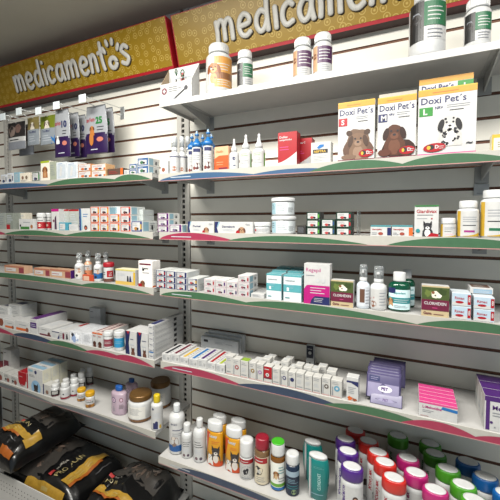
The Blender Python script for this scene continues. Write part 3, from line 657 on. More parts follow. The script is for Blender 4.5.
# ================= S4
for ci, (a, b, n, vt) in enumerate(((156, 166, 3, 270), (166.3, 176, 3, 271), (176.3, 187, 3, 272), (187.3, 197.5, 2, 278.5))):
    def lb(i, ci=ci, n=n): return 'tiny navy-edged white tablet box, fourth shelf left block, %s column, %s' % (('first', 'second', 'third', 'fourth')[ci], ('bottom', 'middle', 'top')[i] if n == 3 else ('bottom', 'topmost')[i])
    stack('tablet_box', lb, 'S4', a, b, vt, n, dep=.09, m=mat('#c4c6c4', .4), deco=d_small('#2c3364', '#b04040', (RED, NAVY, NAVY, YEL)[ci]), side=s_bars, group='navy-edged tablet boxes')
for ci, (a, b, n, vt) in enumerate(((204, 215, 2, 279), (215.3, 226, 2, 280), (226.3, 237.6, 2, 281.5), (238, 249.5, 3, 275.5))):
    def lb(i, ci=ci, n=n): return 'tiny white and crimson tablet box, fourth shelf middle block, %s column, %s' % (('first', 'second', 'third', 'fourth')[ci], ('bottom', 'middle', 'top')[i] if n == 3 else ('bottom', 'topmost')[i])
    stack('tablet_box', lb, 'S4', a, b, vt, n, dep=.075, m=mat('#d0d0ce', .4), deco=d_small('#b9a8ac', '#8a4a5a', (RED, PURPLE, NAVY, RED)[ci]), side=s_pale, group='white and crimson tablet boxes')
carton('medicine_box', 'flat white box lying beside the white and crimson tablet boxes', 'S4', 251, 264, 294, dep=.1, deco=d_lines(), topd=d_lines(GREYI, n=4))
TB = dict(m=mat('#d0dadc', .4), top=mat('#6fb0b8', .4), right=mat('#90b8be', .4)); TEA = mat('#5aa8b0', .4)
def d_teal(f): f.rect(0, .94, 1, 1, TEA); f.rect(0, .36, 1, .64, TEA); f.text('meloxivet', .1, .76, .07, GREYI, maxw=.8); f.bars(.15, .48, .6, .66, 2, PBLUE); f.dog(.25, .5, .05, '#dfe8e8', '#dfe8e8'); f.bars(.1, .1, .5, .2, 1, TEAL)
for (a, b, vt, y, lb) in ((266.5, 281.5, 274, YF, 'white and teal box, front left of the teal boxes'), (283.5, 301.5, 275.5, YF, 'white and teal box, front right of the teal boxes, beside the magenta box'),
                          (272, 286, 270.5, -.175, 'white and teal box standing behind the front left teal box'), (287.5, 303, 271.5, -.175, 'white and teal box standing behind the front right teal box'), (277, 290, 267.5, -.115, 'white and teal box, rear left against the wall side'), (291, 305, 268.5, -.115, 'white and teal box, rear right against the wall side')):
    carton('medicine_box', lb, 'S4', a, b, vt, dep=.05, y=y, deco=d_teal, group='teal boxes', **TB)
MG = mat('#b8187a', .4)
def d_rege(f):
    f.text('Regepil', .08, .77, .12, MG, maxw=.82, bold=.0); f.bars(.08, .68, .6, .74, 1, GREYI)
    for u in (.55, .75): f.ell(u, .58, .07, PALE); f.ell(u, .58, .055, WHITE)
    f.hill(lambda t: 0, lambda t: .47-.12*max(0, 1-t*6)**2, 0, 1, MG)
    f.bars(.25, .25, .85, .44, 3, WHITE); f.hill(lambda t: 0, lambda t: .2*min(1, (t*4))**.5, .25, 1, NAVY); f.bars(.4, .05, .85, .17, 3, WHITE)
carton('medicine_box', 'tall white box with magenta and navy lower half', 'S4', 304, 330, 264, dep=.035, deco=d_rege, right=mat('#cfcfcd', .4))
def d_clor(f):
    f.rect(0, 0, 1, 1, mat('#c7b48e', .4)); f.rect(0, .55, 1, .95, mat('#4a5a2c', .4)); f.ell(.25, .75, .14, C('#6a7a3a'), wob=.2); f.ell(.75, .8, .15, C('#3a4a22'), wob=.2)
    f.ell(.5, .72, .15, C('#d8d2c4'), rv=.12, wob=.1); f.ell(.42, .78, .06, C('#8a5a3a')); f.ell(.64, .68, .09, C('#e2ddd2'), wob=.1); f.ell(.5, .69, .03, INK)
    f.rect(0, .2, 1, .55, mat('#6c1c3a', .4)); f.text('CLORHEXIN', .1, .38, .1, WHITE, maxw=.8); f.bars(.4, .25, .65, .33, 1, PINK); f.text('Gama', .08, .06, .09, MAROON, maxw=.3); f.bars(.45, .05, .95, .12, 1, MAROON)
carton('soap_box', 'maroon and green soap box with white dog, beside the tall magenta box', 'S4', 331, 353.5, 280.5, dep=.03, deco=d_clor)
sprayer('spray_bottle', 'pale blue-white spray bottle with brown label, left of two on the fourth shelf', 'S4', 356.5, 370, 264, body=mat('#c9d2da', .3), lab=lambda f: (f.rect(0, 0, 1, 1, mat('#c8ccd2', .4)), f.rect(.3, .2, .6, .9, mat('#6a4a3a', .4)), f.bars(.65, .1, .95, .9, 5, GREYI)), labz=(.06, .5))
sprayer('spray_bottle', 'white spray bottle with dog picture, right of two beside the green mouthwash', 'S4', 370, 387, 265.5, lab=lambda f: (f.bars(.55, .1, .95, .9, 5, GREYI), f.ell(.25, .2, .16, C('#8a5a44'), wob=.1), f.poly([(.0, .4), (.3, .5), (.3, .6), (.0, .5)], RED)), labz=(.06, .48))
MW = mat('#0f5a40', .12, trans=.35, noise=.02)
def lab_mw(f): f.rect(0, 0, 1, 1, mat('#c8e0e4', .4)); f.rect(0, .3, 1, .6, TEAL); f.bars(.3, .35, .95, .55, 2, WHITE); f.rect(0, .8, .35, 1.08, NAVY); f.text('aquadent', .3, .75, .14, TEAL, maxw=.6); f.dog(.14, .45, .09, '#c89a6a', '#8a5a34'); f.bars(.3, .08, .9, .24, 2, GREYI)
bottle('mouthwash_bottle', 'green mouthwash bottle with white cap, in front', 'S4', 388, 410.5, 271, body=MW, capf=.24, capr=.56, sh_=.16, lab=lab_mw, labz=(.08, .58), sq=.7, phi=-.1)
bottle('mouthwash_bottle', 'green mouthwash bottle half hidden behind the front one', 'S4', 399, 415, 269, y=-.17, body=MW, capf=.24, capr=.56, sh_=.16, lab=lab_mw, labz=(.08, .58), sq=.7)
carton('soap_box', 'maroon and green soap box with white dog, right of the green mouthwash', 'S4', 421.5, 449.5, 286, dep=.03, deco=d_clor)
def d_rb(f): f.rect(.02, .04, .98, .96, mat('#a9bccb', .4)); f.rect(.02, .04, .8, .3, WHITE); f.text('Rimac', .15, .5, .22, RED, maxw=.5); f.ell(.4, .3, .22, RED, rv=.1); f.rect(.82, .15, .98, .9, RED); f.text('8', .86, .35, .4, WHITE, maxw=.09)
for (a, b, n, vt, cn) in ((452, 471.5, 2, 293, 'left'), (474, 495, 2, 297, 'right')):
    def lb(i, cn=cn): return 'pale blue and red tablet box, %s stack, fourth right-hand shelf, %s' % (cn, ('bottom', 'top')[i])
    stack('tablet_box', lb, 'S4', a, b, vt, n, dep=.06, m=mat('#c4ccd2', .4), deco=d_rb, group='pale blue and red tablet boxes')
x, w, h = span('S4', 474, 495, 297)
carton('medicine_box', 'white box with blue panel lying on the right pale blue stack', 'S4', 470, 493.5, 288, dep=.07, y=-.20, z=SH['S4']+h+.0006, deco=lambda f: (f.rect(.15, .1, .95, .75, mat('#8fb0c8', .4)), f.bars(.2, .2, .9, .6, 2, WHITE)), topd=lambda f: (f.rect(.1, .1, .9, .8, mat('#6a4a3a', .4)), f.bars(.2, .2, .8, .7, 3, WHITE)))
# ================= S5
# flat boxes lying lengthwise
tc = [('black', INK), ('maroon', MAROON), ('ochre', YEL), ('blue', BLUE), ('purple', PURPLE), ('dark red', RED), ('lime', mat('#a8b82c', .4))]
for i in range(7):
    a = 161.8+i*9.05
    carton('ointment_box', 'white ointment box with %s stripe on its top, lying lengthwise on the fifth shelf' % tc[i][0], 'S5', a, a+8.7, 354+i*1.75-(i % 3 == 1)*1.5, dep=.12+.01*(i % 2), y=YF+.004*(i % 3), m=WHITE,
           deco=lambda f: (f.bars(.1, .2, .6, .8, 4, GREYI), f.bars(.65, .25, .9, .6, 3, INK)), topd=lambda f, i=i: (f.rect(.25, .05, .55, .9, tc[i][1]), f.bars(.65, .1, .9, .9, 6, GREYI)))
# upright syrup boxes: front row
ups = [(226, 233, 356, None, 'a plain front'), (232.8, 240.4, 359, 'ring#a05050', 'a red ring mark'), (240.6, 248.4, 361, 'green', 'a lime green top'), (249, 256, 362.5, 'ring#8a6a2a', 'a brown ring mark'), (256.3, 263.3, 364, 'ring#9a7aa8', 'a lilac ring mark'),
       (263.8, 272, 366.5, 'red', 'a crimson front'), (272.5, 280, 368.5, None, 'a plain front, right of the crimson one'), (280.4, 287.8, 370, 'ring#5a5a78', 'a grey ring mark'), (288.2, 295.6, 372, 'ring#20285a', 'a navy round mark'),
       (296, 304, 373, None, 'plain lines, right of the navy mark'), (304.4, 312.3, 375.5, None, 'plain lines, second right of the navy mark'), (312.7, 321.2, 377, None, 'plain lines, third right of the navy mark'), (321.8, 330.5, 378, 'ring#5a5048', 'a dark ring mark'), (331, 342, 380.5, 'ring#5a9ab8', 'a pale blue round mark, last in the row')]
def d_up(k):
    def g(f):
        f.bars(.12, .72, .8, .92, 2, GREYI); f.rect(.0, .02, .9, .06, mat('#d9a8a4', .4))
        if k and k.startswith('ring'): f.rect(.1, .08, .2, .6, GREYI); f.ell(.55, .52, .27, C(k[4:])); f.ell(.55, .52, .12, WHITE if k != 'ring#20285a' else NAVY)
        elif k == 'red': f.rect(0, .25, 1, .98, RED); f.ell(.45, .48, .22, WHITE); f.ell(.45, .48, .08, INK); f.bars(.1, .75, .9, .9, 1, WHITE); f.rect(.1, .25, .9, .34, MAROON)
        else: f.bars(.12, .35, .85, .6, 3, PALE); f.bars(.12, .1, .85, .25, 1, GREYI)
    return g
for i, (a, b, vt, k, lb) in enumerate(ups):
    carton('syrup_box', 'small upright box, front row, with '+lb, 'S5', a, b, vt, dep=.03, m=OFFW, top=mat('#8aa83a', .4) if k == 'green' else None, deco=d_up(k), group='small upright boxes in the front row')
bk = [(253.5, 262, 357, -.20), (262, 270, 355.5, -.20), (267, 274.5, 353.5, -.16), (270.5, 279, 361, -.20), (281, 288.5, 358, -.20), (284.5, 292, 355.5, -.155), (289, 296, 364, -.2), (295, 302.5, 362, -.2), (303.5, 311.5, 364, -.2), (311.5, 319, 366, -.2), (318, 326.5, 363, -.17), (326.5, 336, 368, -.2)]
for i, (a, b, vt, y) in enumerate(bk):
    carton('syrup_box', 'small upright white box, second row of the fifth shelf, %s from the left' % ('first', 'second', 'third', 'fourth', 'fifth', 'sixth', 'seventh', 'eighth', 'ninth', 'tenth', 'eleventh', 'twelfth')[i], 'S5', a, b, vt+3.5, dep=.034 if y == -.2 else .03, y=y-.004 if y == -.2 else y+.012, m=OFFW, deco=d_up(None), topd=d_lines(PALE, n=2), group='small upright boxes in the second row')
carton('medicine_box', 'small white box with navy band and orange spots, alone right of the upright row', 'S5', 346.5, 358.5, 377.5, dep=.03, deco=lambda f: (f.rect(0, .76, 1, .84, NAVY), f.poly([(.4, .76), (1, .62), (1, .8)], NAVY), f.bars(.15, .3, .85, .6, 4, GREYI), f.ell(.3, .1, .2, ORANGE, rv=.09, wob=.2), f.ell(.7, .07, .2, C('#a0522a'), rv=.06, wob=.2)))
for i, (a, b, vt, y) in enumerate(((201, 238, 339, -.060), (204.5, 241, 336, -.042), (208.5, 244.5, 333, -.026))):
    carton('medicine_box', ('large grey-white box against the wall, front one of three', 'large grey-white box against the wall, middle one of three', 'large grey-white box against the wall, rear one of three')[i], 'S5', a, b, vt, dep=.016 if i < 2 else .014, y=y, m=mat('#b9bcbe', .45), deco=lambda f: (f.rect(.08, .6, .2, .78, INK), f.bars(.4, .55, .65, .75, 2, GREYI), f.bars(.68, .6, .9, .7, 1, GREYI), f.bars(.05, .1, .9, .35, 3, PALE)), group='grey-white boxes leaning at the wall')
carton('medicine_box', 'small dark blue-fronted box standing at the wall behind the upright boxes', 'S5', 306, 314, 346, dep=.02, y=-.04, m=mat('#a9acae', .45), deco=lambda f: (f.rect(.1, .4, .95, 1, mat('#1b2036', .4)), f.ell(.5, .65, .2, WHITE, rv=.08), f.bars(.2, .8, .8, .9, 1, WHITE), f.ell(.5, .15, .12, INK)))
# purple sachets
PU = mat('#544e76', .4); PUL = mat('#9a94b4', .35)
def sachet(x, y, z, w, hh, tilt, lb, face):
    mb = MB(); t = .0035
    n = 8; vs = []
    for i in range(n+1):
        for j in range(n+1):
            u = i/n; v = j/n; b = (16*u*(1-u)*v*(1-v))**.6*t
            vs.append((-w/2+u*w, -b-.0006, v*hh))
    k = len(vs); vs += [(a, -b_+.0004, c) for a, b_, c in vs]
    fs = []
    for i in range(n):
        for j in range(n):
            q = i*(n+1)+j; fs += [(q, q+n+1, q+n+2, q+1), (k+q+1, k+q+n+2, k+q+n+1, k+q)]
    for i in range(n):
        a = i*(n+1); fs += [(a, k+a, k+a+n+1, a+n+1), (a+n, a+2*n+1, k+a+2*n+1, k+a+n)]; fs += [(i, i+1, k+i+1, k+i), (n*(n+1)+i, k+n*(n+1)+i, k+n*(n+1)+i+1, n*(n+1)+i+1)]
    mb.add(vs, fs, PU, True)
    f = GridFace(mb, lambda u, v, o: (-w/2+u*w, -((16*max(0, u*(1-u)*v*(1-v)))**.6)*t-.0009-o, v*hh), w, hh, seg=10)
    face(f); o = mb.build('sachet', loc=(x, y, z)); o.rotation_euler.x = tilt; return tag(o, lb, 'sachet', 'purple sachets in a pile')
def fc_pet(f): f.rect(.04, .05, .96, .62, PUL); f.rect(.04, .62, .96, .95, PU); f.rect(.08, .68, .4, .9, NAVY); f.bars(.12, .72, .36, .86, 2, PUL); f.poly([(.34, .42), (.5, .24), (.68, .42), (.5, .66)], PU); f.ell(.56, .42, .21, mat('#d8d6e2', .4), rv=.13); f.text('PET', .45, .36, .13, PURPLE, maxw=.26, bold=.05); f.rect(.0, .0, 1, .04, INK)
def fc_top(f): f.rect(.04, .1, .96, .9, PU); f.bars(.5, .7, .95, .85, 1, PUL); f.rect(.06, .5, .4, .85, mat('#4f4878', .4))
x0, w, _ = span('S5', 365, 400, 380)
sachet(x0+w/2+.010, -.225, SH['S5']+.001, w*.92, .036, -.6, 'white and lilac sachet at the bottom front of the purple pile', lambda f: (f.rect(.02, .02, .98, .98, mat('#8e8aa6', .4)), f.ell(.5, .4, .35, PU, rv=.1), f.ell(.5, .38, .25, PUL, rv=.14), f.text('PET', .4, .3, .2, PURPLE, maxw=.2)))
for i in range(7):
    lb = 'lilac sachet with PET oval on the front of the purple pile' if i == 0 else 'purple sachet in the leaning pile, %s behind the one with the PET oval' % ('first', 'second', 'third', 'fourth', 'fifth', 'last')[i-1]
    sachet(x0+w/2+(0, .001, -.001, .0, .001, .012, .013)[i], -.214+i*.0165, SH['S5']+.012+(0, .003, .006, .009, .011, .012, .014)[i], w, .075, -.42, lb, fc_pet if i == 0 else fc_top)
# pink topped boxes
for i in range(5):
    a, b, vt = 418.8, 457.5, 402.5; y = YF+i*.0235
    k = i
    x, w, h = span('S5', a, b, vt+1.5)
    mb = MB(); mb.box(-w/2, w/2, 0, .0225, 0, h, WHITE, top=mat('#d8468a', .4)); f = flat(mb, -w/2, 0, 0, w, h)
    f.rect(0, .88, 1, 1, PINK); f.text('L-Meloxidina', .1, .58, .17, MG, maxw=.5); f.bars(.1, .3, .45, .5, 2, GREYI); f.poly([(.58, .68), (1, .6), (1, .78), (.62, .86)], BLUE); f.bars(.05, .04, .3, .12, 1, RED)
    tag(mb.build('medicine_box', loc=(x+w/2, y, SH['S5']+.0003)), 'white box with bright pink top, %s of five one behind another' % ('front', 'second', 'third', 'fourth', 'rearmost')[i], 'box', 'pink-topped boxes')
# melox boxes
for i in range(3):
    x, w, h = span('S5', 484.5, 520, 398.5); y = YF+i*.05
    mb = MB(); w = .1; mb.box(-w/2, w/2, 0, .047, 0, h+(0, .004, .008)[i]*0, WHITE, top=PURPLE, left=OFFW); f = flat(mb, -w/2, 0, 0, w, h)
    f.rect(0, .86, 1, 1, PURPLE); f.rect(.03, .02, .12, .86, PURPLE); f.text('Meloxi', .18, .62, .13, PURPLE, maxw=.45); f.text('OK', .45, .76, .07, GREEN, maxw=.1); f.bars(.18, .42, .6, .58, 2, GREYI); f.ell(.16, .25, .035, PURPLE); f.ell(.24, .12, .02, GREYI)
    f = flatL(mb, -w/2, .047, 0, .047, h); f.bars(.2, .1, .8, .5, 3, PALE); f.ell(.4, .3, .12, PALE)
    tag(mb.build('medicine_box', loc=(x+w/2, y, SH['S5']+.0003)), 'white box with purple top at the right edge of the fifth shelf, %s of three' % ('front', 'middle', 'rear')[i], 'box', 'purple-topped boxes')
# ================= S6
def lab_sp(f):
    f.rect(0, .08, 1, .28, mat('#245a9a', .4)); f.ell(.4, .4, .22, C('#8a7468'), wob=.1, rv=.16); f.ell(.35, .5, .09, C('#c9bfb4')); f.bars(.3, .72, .9, .8, 1, NAVY); f.bars(.3, .56, .9, .68, 2, GREYI); f.text('allerderm', .2, .92, .05, NAVY, maxw=.35)
bottle('shampoo_bottle', 'tall white aerosol-shaped bottle with dog and blue band, left end of the lowest shelf', 'S6', 169, 185, 401, capf=.16, capr=.42, sh_=.14, lab=lab_sp, labz=(.02, .68), phi=-.3, cap=mat('#c8ccce', .3))
def lab_w(f): f.bars(.15, .55, .85, .85, 3, INK); f.bars(.15, .3, .85, .5, 3, PALE); f.ell(.3, .12, .1, C('#6a4a54')); f.ell(.6, .12, .1, C('#5a4a5a'))
bottle('shampoo_bottle', 'short slim white bottle right of the tall white bottle', 'S6', 181.5, 192.8, 421, capf=.24, capr=.62, sh_=.1, lab=lab_w, labz=(.05, .62), phi=-.3)
bottle('shampoo_bottle', 'slim white bottle beside the first yellow and orange bottle', 'S6', 193.3, 206.3, 416, capf=.2, capr=.5, sh_=.14, lab=lab_w, labz=(.05, .62), phi=-.3)
LY = mat('#d99a1c', .3, noise=.03)
def lab_la(f):
    f.hill(lambda t: 0, lambda t: .12+.05*math.sin(3*t), 0, 1, mat('#d04a14', .35)); f.hill(lambda t: .3+.7*min(1, t), lambda t: 1., 0, .3, mat('#d04a14', .35)); f.text('Lassy', .25, .82, .12, WHITE, maxw=.6, bold=.05); f.bars(.35, .66, .75, .76, 2, ORANGE)
    f.dog(.56, .44, .18, '#3a3436', '#232021', '#cfc8c0', pointy=True); f.dog(.28, .26, .12, '#e0ddd6', '#8a8480', pointy=True)
for (a, b, vt, y, lb) in ((206.5, 224, 417.5, YF, 'yellow and orange shampoo bottle, front left of four'), (224.8, 243.5, 423.5, YF, 'yellow and orange shampoo bottle, front right beside the white aerosol'),
                          (212, 227.5, 412, -.165, 'yellow and orange shampoo bottle, rear left of four'), (230, 247, 416.5, -.165, 'yellow and orange shampoo bottle, rear right of four')):
    bottle('shampoo_bottle', lb, 'S6', a, b, vt, y=y, body=LY, capf=.2, capr=.93, sh_=.04, lab=lab_la, labm=None, labz=(.01, .78), sq=.62, group='yellow and orange shampoo bottles', phi=-.15, spn=2.6)
def lab_can(f): f.rect(0, 0, 1, 1, OFFW); f.rect(0, .78, 1, .98, RED); f.bars(.15, .82, .85, .94, 1, WHITE); f.ell(.5, .4, .32, GREYI); f.ell(.5, .4, .29, OFFW); f.ell(.45, .38, .15, INK, wob=.15); f.ell(.55, .5, .08, INK); f.bars(.2, .04, .8, .14, 1, GREYI)
bottle('aerosol_can', 'white can with tall white cap and red band beside the yellow bottles', 'S6', 239.6, 254, 436, capf=.42, capr=.97, sh_=.015, lab=lab_can, labz=(.02, .56), phi=-.25)
def lab_rc(f): f.rect(0, 0, 1, 1, mat('#cfc4ac', .4)); f.rect(0, .78, .8, .98, RED); f.bars(.1, .82, .7, .94, 1, WHITE); f.ell(.3, .5, .24, INK, wob=.12); f.ell(.35, .48, .1, OFFW); f.bars(.2, .08, .8, .3, 3, GREYI)
bottle('shampoo_bottle', 'amber bottle with crimson cap beside the white can', 'S6', 254.5, 270, 433.5, body=mat('#8a6a48', .2, trans=.3), cap=mat('#94172c', .35), capf=.24, capr=.88, sh_=.06, lab=lab_rc, labz=(.03, .62), phi=-.25)
def lab_gc(f): f.rect(0, 0, 1, 1, mat('#e2e4dc', .4)); f.rect(0, .12, 1, .24, mat('#6aa83a', .4)); f.rect(0, 0, 1, .1, BLUE); f.dog(.42, .62, .12, '#b07a44', '#7a4a24', '#d9b98c'); f.bars(.55, .6, .95, .9, 3, TEAL); f.bars(.55, .3, .95, .5, 2, GREYI)
t, *_ = bottle('shampoo_bottle', 'amber bottle with white cap and bright green lid top', 'S6', 270.5, 285.5, 438.5, body=mat('#8f5a1e', .18, trans=.35), cap=PLAST, capf=.26, capr=.9, sh_=.06, lab=lab_gc, labz=(.03, .62), phi=-.25)
_, x, yc, r, h = (t, *_)
mb = MB(); mb.lathe([(r*.86, h*.985), (r*.86, h*1.004), (r*.7, h*1.008)], mat('#46b428', .35), n=28); mb.build('lid_disc', t)['label'] = 'bright green lid disc'
bottle('shampoo_bottle', 'navy bottle with white cap, right of the green-topped one', 'S6', 285.7, 299.5, 450, body=mat('#1c2c44', .25), cap=PLAST, capf=.24, capr=.93, sh_=.03, lab=lambda f: (f.rect(0, .78, 1, 1, mat('#9fb4c4', .4)), f.rect(0, .0, 1, .78, mat('#16263e', .4)), f.bars(.2, .5, .9, .7, 3, PBLUE), f.ell(.6, .15, .15, C('#8aa070')), f.bars(.15, .25, .9, .45, 2, TEAL)), labz=(.03, .62), phi=-.25)
TL = mat('#10807c', .3, noise=.03)
def tealb(a, b, vt, y, lb):
    x, yc, r, h = cylm('S6', a, b, vt, y); r *= 1.0; t = empty('shampoo_bottle', (x, yc, SH['S6']+.0003), lb, 'bottle', 'teal shampoo bottles')
    mb = MB(); sy = .55
    mb.lathe([(r*.72, 0), (r*.8, h*.02), (r*.95, h*.35), (r, h*.6), (r*.97, h*.8), (r*.86, h*.91), (r*.8, h*.93)], TL, n=32, sy=sy); mb.build('bottle_body', t)
    mb = MB(); mb.lathe([(r*.82, h*.93), (r*.8, h*.975), (r*.72, h*.99), (r*.4, h)], PLAST, n=32, sy=sy); mb.build('cap', t)
    mb = MB(); f = wrap(mb, r*1.0, r*sy*1.02, h*.12, h*.76, 2.6, 0)
    f.rect(.2, -.1, .28, 1.1, WHITE); f.rect(.3, -.1, .31, 1.1, PALE); f.bars(.4, .82, .85, .9, 2, mat('#6ab8b4', .4)); f.text('CLOREXIVET', .64, .2, .1, mat('#c8ece8', .4), maxw=.5, vert=True, bold=0); f.bars(.3, .03, .75, .1, 1, PBLUE); mb.build('printed_label', t)
tealb(306.5, 329.5, 450, YF, 'teal bottle with white cap, front one of two'); tealb(302.5, 323, 437, -.165, 'teal bottle with white cap, standing behind the front one')
# canisters
CR, CH = .0347, (H-.765)-SH['S6']
def canister(col, label, u, v, txt, tc):
    p = atz(u, v, H-.765)
    t = empty('canister', (p.x, p.y, SH['S6']+.0003), label, 'bottle', 'shampoo canisters with coloured caps')
    R = CR; sy = .72; zc = CH-.038
    mb = MB(); mb.lathe([(R*.85, 0), (R*.93, .006), (R*.96, CH*.4), (R*.98, zc-.012), (R*.94, zc-.004), (R*.86, zc)], PLAST, n=34, sy=sy); mb.build('bottle_body', t)
    mb = MB(); mb.lathe([(R*.93, zc), (R, zc+.004), (R*1.0, CH-.009), (R*.95, CH-.003), (R*.86, CH), (R*.8, CH-.001)], C(col) if 0 else mat(col, .3, coat=.2), n=36, sy=sy); mb.build('cap', t)
    mb = MB(); mb.lathe([(R*.79, CH-.0015), (R*.78, CH+.0012), (R*.6, CH+.0018)], PLAST, n=30, sy=sy); mb.build('lid_disc', t)['label'] = 'white oval lid disc'
    mb = MB(); f = wrap(mb, R*.985, R*sy*.99, .012, zc-.026, 2.7, .1); f.rect(0, 0, 1, 1, WHITE); f.text(txt, .32, -.98, .2, C(tc), maxw=.92, vert=True, bold=.04)
    f.ell(.62, .72, .09, C('#3a2420')); f.ell(.62, .7, .06, C('#c99a7c')); f.poly([(.45, .2), (.8, .2), (.76, .6), (.64, .66), (.5, .6)], C('#b9b4ac')); f.dog(.42, .4, .07, '#3a2a24', '#1c1614'); mb.build('printed_label', t)
    return t
fam = [('#4a1f7e', 'purple', 'Micogaderm', '#4a2a7e', [(352, 466), (348, 450.5), (345.5, 438.5)]),
       ('#c8281e', 'red', 'Micoplex', '#a02030', [(394, 477), (385, 461.5), (378, 451.5), (368.5, 440.5), (355.5, 430)]),
       ('#b4206e', 'magenta', 'Micoplex', '#7a2a5a', [(435.5, 489), (416, 472), (408, 457.5)]),
       ('#4a9a24', 'green', 'Micogaderm', '#2a6a2a', [(474.5, 499), (463.5, 484), (448, 468), (435, 453), (430, 440), (398, 434)]),
       ('#1560a8', 'blue', 'Micogaderm', '#20508a', [(507, 493), (485.5, 476), (468, 461)])]
ordn = ('front', 'second', 'third', 'fourth', 'fifth', 'sixth')
for col, cn, txt, tcx, pts in fam:
    base = None
    for i, (u, v) in enumerate(pts):
        lb = 'white canister with %s cap, %s of the %s-capped row' % (cn, 'rearmost' if i == len(pts)-1 else ordn[i], cn)
        if cn == 'green' and i == 5: lb = 'white canister with green cap standing apart near the wall, behind the red caps'
        if base is None: base = canister(col, lb, u, v, txt, tcx)
        else:
            p = atz(u, v, H-.765); dup(base, (p.x, min(p.y, -.034), SH['S6']+.0003), lb)
zdeck = .126
# ================= hanging hooks and packets on the left
HOOK = mat('#b9bcbd', .3, .6, name='hook_wire')
TAGW = mat('#d2dade', .3, name='tag_white')
hooks = [(3.5, 117), (19.5, 111.5), (39, 111), (57, 105.5), (83, 98.5)]
hp = []; HY = (-.17, -.165, -.19, -.195, -.165)
for i, (u, v) in enumerate(hooks):
    y = -.235; p = aty(u, v, y); hp.append(p); z0 = p.z+.004
    zg = 1.8523-.0752*24; k = round((z0+.0-zg)/.0752-.45); zw = zg+k*.0752
    t = empty('display_hook', (p.x, 0, p.z), 'wire display hook with white price tag, %s of five under the left sign' % ('leftmost', 'second', 'third', 'fourth', 'rightmost')[i], 'hook', 'display hooks under the left sign')
    mb = MB(); mb.tube([(0, -.004, -.012), (0, -.02, -.014), (0, -.2, -.014), (0, -.215, -.008)], .002, HOOK); mb.tube([(0, -.004, .022), (0, -.05, .021), (0, -.225, .012)], .0016, HOOK); mb.build('hook_wire', t)
    mb = MB(); mb.box(-.014, .014, -.0035, -.0008, -.03, .032, HOOK); mb.build('back_plate', t)
    mb = MB(); mb.box(-.0215, .0215, -.24, -.2375, -.018, .017, TAGW); mb.tube([(-.012, -.2365, .012), (.012, -.2365, .012)], .002, HOOK); mb.build('price_tag', t)
def packet(name, lb, hook, u0, u1, vt, vb, y, front, thick=.012, m=None, top=None, group=None, y0=-.2, off=0):
    hx = hp[hook].x; uc = (u0+u1)/2; dd = ray(uc, 150); y = HY[hook]+(y-y0); dd = ray(uc, 150)
    a = aty(u0, 150, y).x; b = aty(u1, 150, y).x; a, b = hx-(b-a)/2+off, hx+(b-a)/2+off; uc = (u0+u1)/2; zt = aty(uc, vt, y).z; zb = aty(uc, vb, y).z; zt2 = hp[hook].z-.0105; zb += (zt2-zt)*.5; zt = zt2; w = b-a; h = zt-zb
    mb = MB(); n = 10; vs = []; m = m or WHITE
    def bul(u, v): return thick/2*(max(0, 1-abs(2*u-1)**3)*max(0, 1-abs(2*v-.9)**4*.85))**.7
    tp = (lambda v: 1-.2*max(0, v-.45)**1.6*2.2) if name == 'treat_bag' else (lambda v: 1)
    for sgn in (-1, 1):
        for i in range(n+1):
            for j in range(n+1): vs.append(((i/n-.5)*w*tp(j/n), sgn*(bul(i/n, j/n)+.0003), -h+h*j/n))
    k = (n+1)**2; fs = []
    for i in range(n):
        for j in range(n):
            q = i*(n+1)+j; fs += [(q, q+n+1, q+n+2, q+1), (k+q+1, k+q+n+2, k+q+n+1, k+q)]
        fs += [(i, i+1, k+i+1, k+i), (n*(n+1)+i+1, n*(n+1)+i, k+n*(n+1)+i, k+n*(n+1)+i+1), (i*(n+1), k+i*(n+1), k+(i+1)*(n+1), (i+1)*(n+1)), (i*(n+1)+n, (i+1)*(n+1)+n, k+(i+1)*(n+1)+n, k+i*(n+1)+n)]
    mb.add(vs, fs, m, True)
    f = GridFace(mb, lambda u, v, o: ((u-.5)*w*tp(v), -bul(u, v)-.0006-o*1.5, -h+v*h), w, h, seg=8); front(f)
    return tag(mb.build(name, loc=(a+w/2, y, zt)), lb, 'packet', group)
def f_grey(f): f.rect(.0, .45, 1, 1, mat('#2c2828', .4)); f.ell(.3, .68, .2, C('#8a7870'), wob=.1); f.ell(.65, .75, .16, C('#7a6058'), wob=.1); f.bars(.15, .3, .7, .42, 1, INK); f.rect(0, 0, 1, .28, GREYI)
packet('treat_packet', 'grey and white packet with dog picture hanging leftmost', 0, 7, 24, 124, 150.5, -.2, f_grey)
packet('treat_packet', 'grey packet hanging behind the leftmost dog-picture packet', 0, -8, 5, 128, 158, -.15, f_grey, m=mat('#8f9496', .4))
def f_yel(f, c='#b4b82a'): f.rect(0, .55, 1, 1, C(c)); f.dog(.5, .72, .14, '#d8d0c2', '#6a5a4a'); f.rect(0, 0, 1, .55, mat('#949ca4', .4)); f.text('Tus-Med', .2, .42, .08, NAVY, maxw=.7); f.bars(.2, .1, .8, .35, 3, PALE)
packet('treat_packet', 'pale packet with yellow top hanging on the second hook', 1, 28.5, 40, 121, 147, -.2, lambda f: f_yel(f, '#8a7c4a'))
packet('treat_packet', 'packet with lime green top and blue corner hanging on the third hook', 2, 40, 55, 116.5, 145, -.2, lambda f: (f_yel(f, '#74801c'), f.poly([(.75, 0), (1, 0), (1, .35), (.75, .25)], BLUE)))
SIL = mat('#7c7f84', .3, .3)
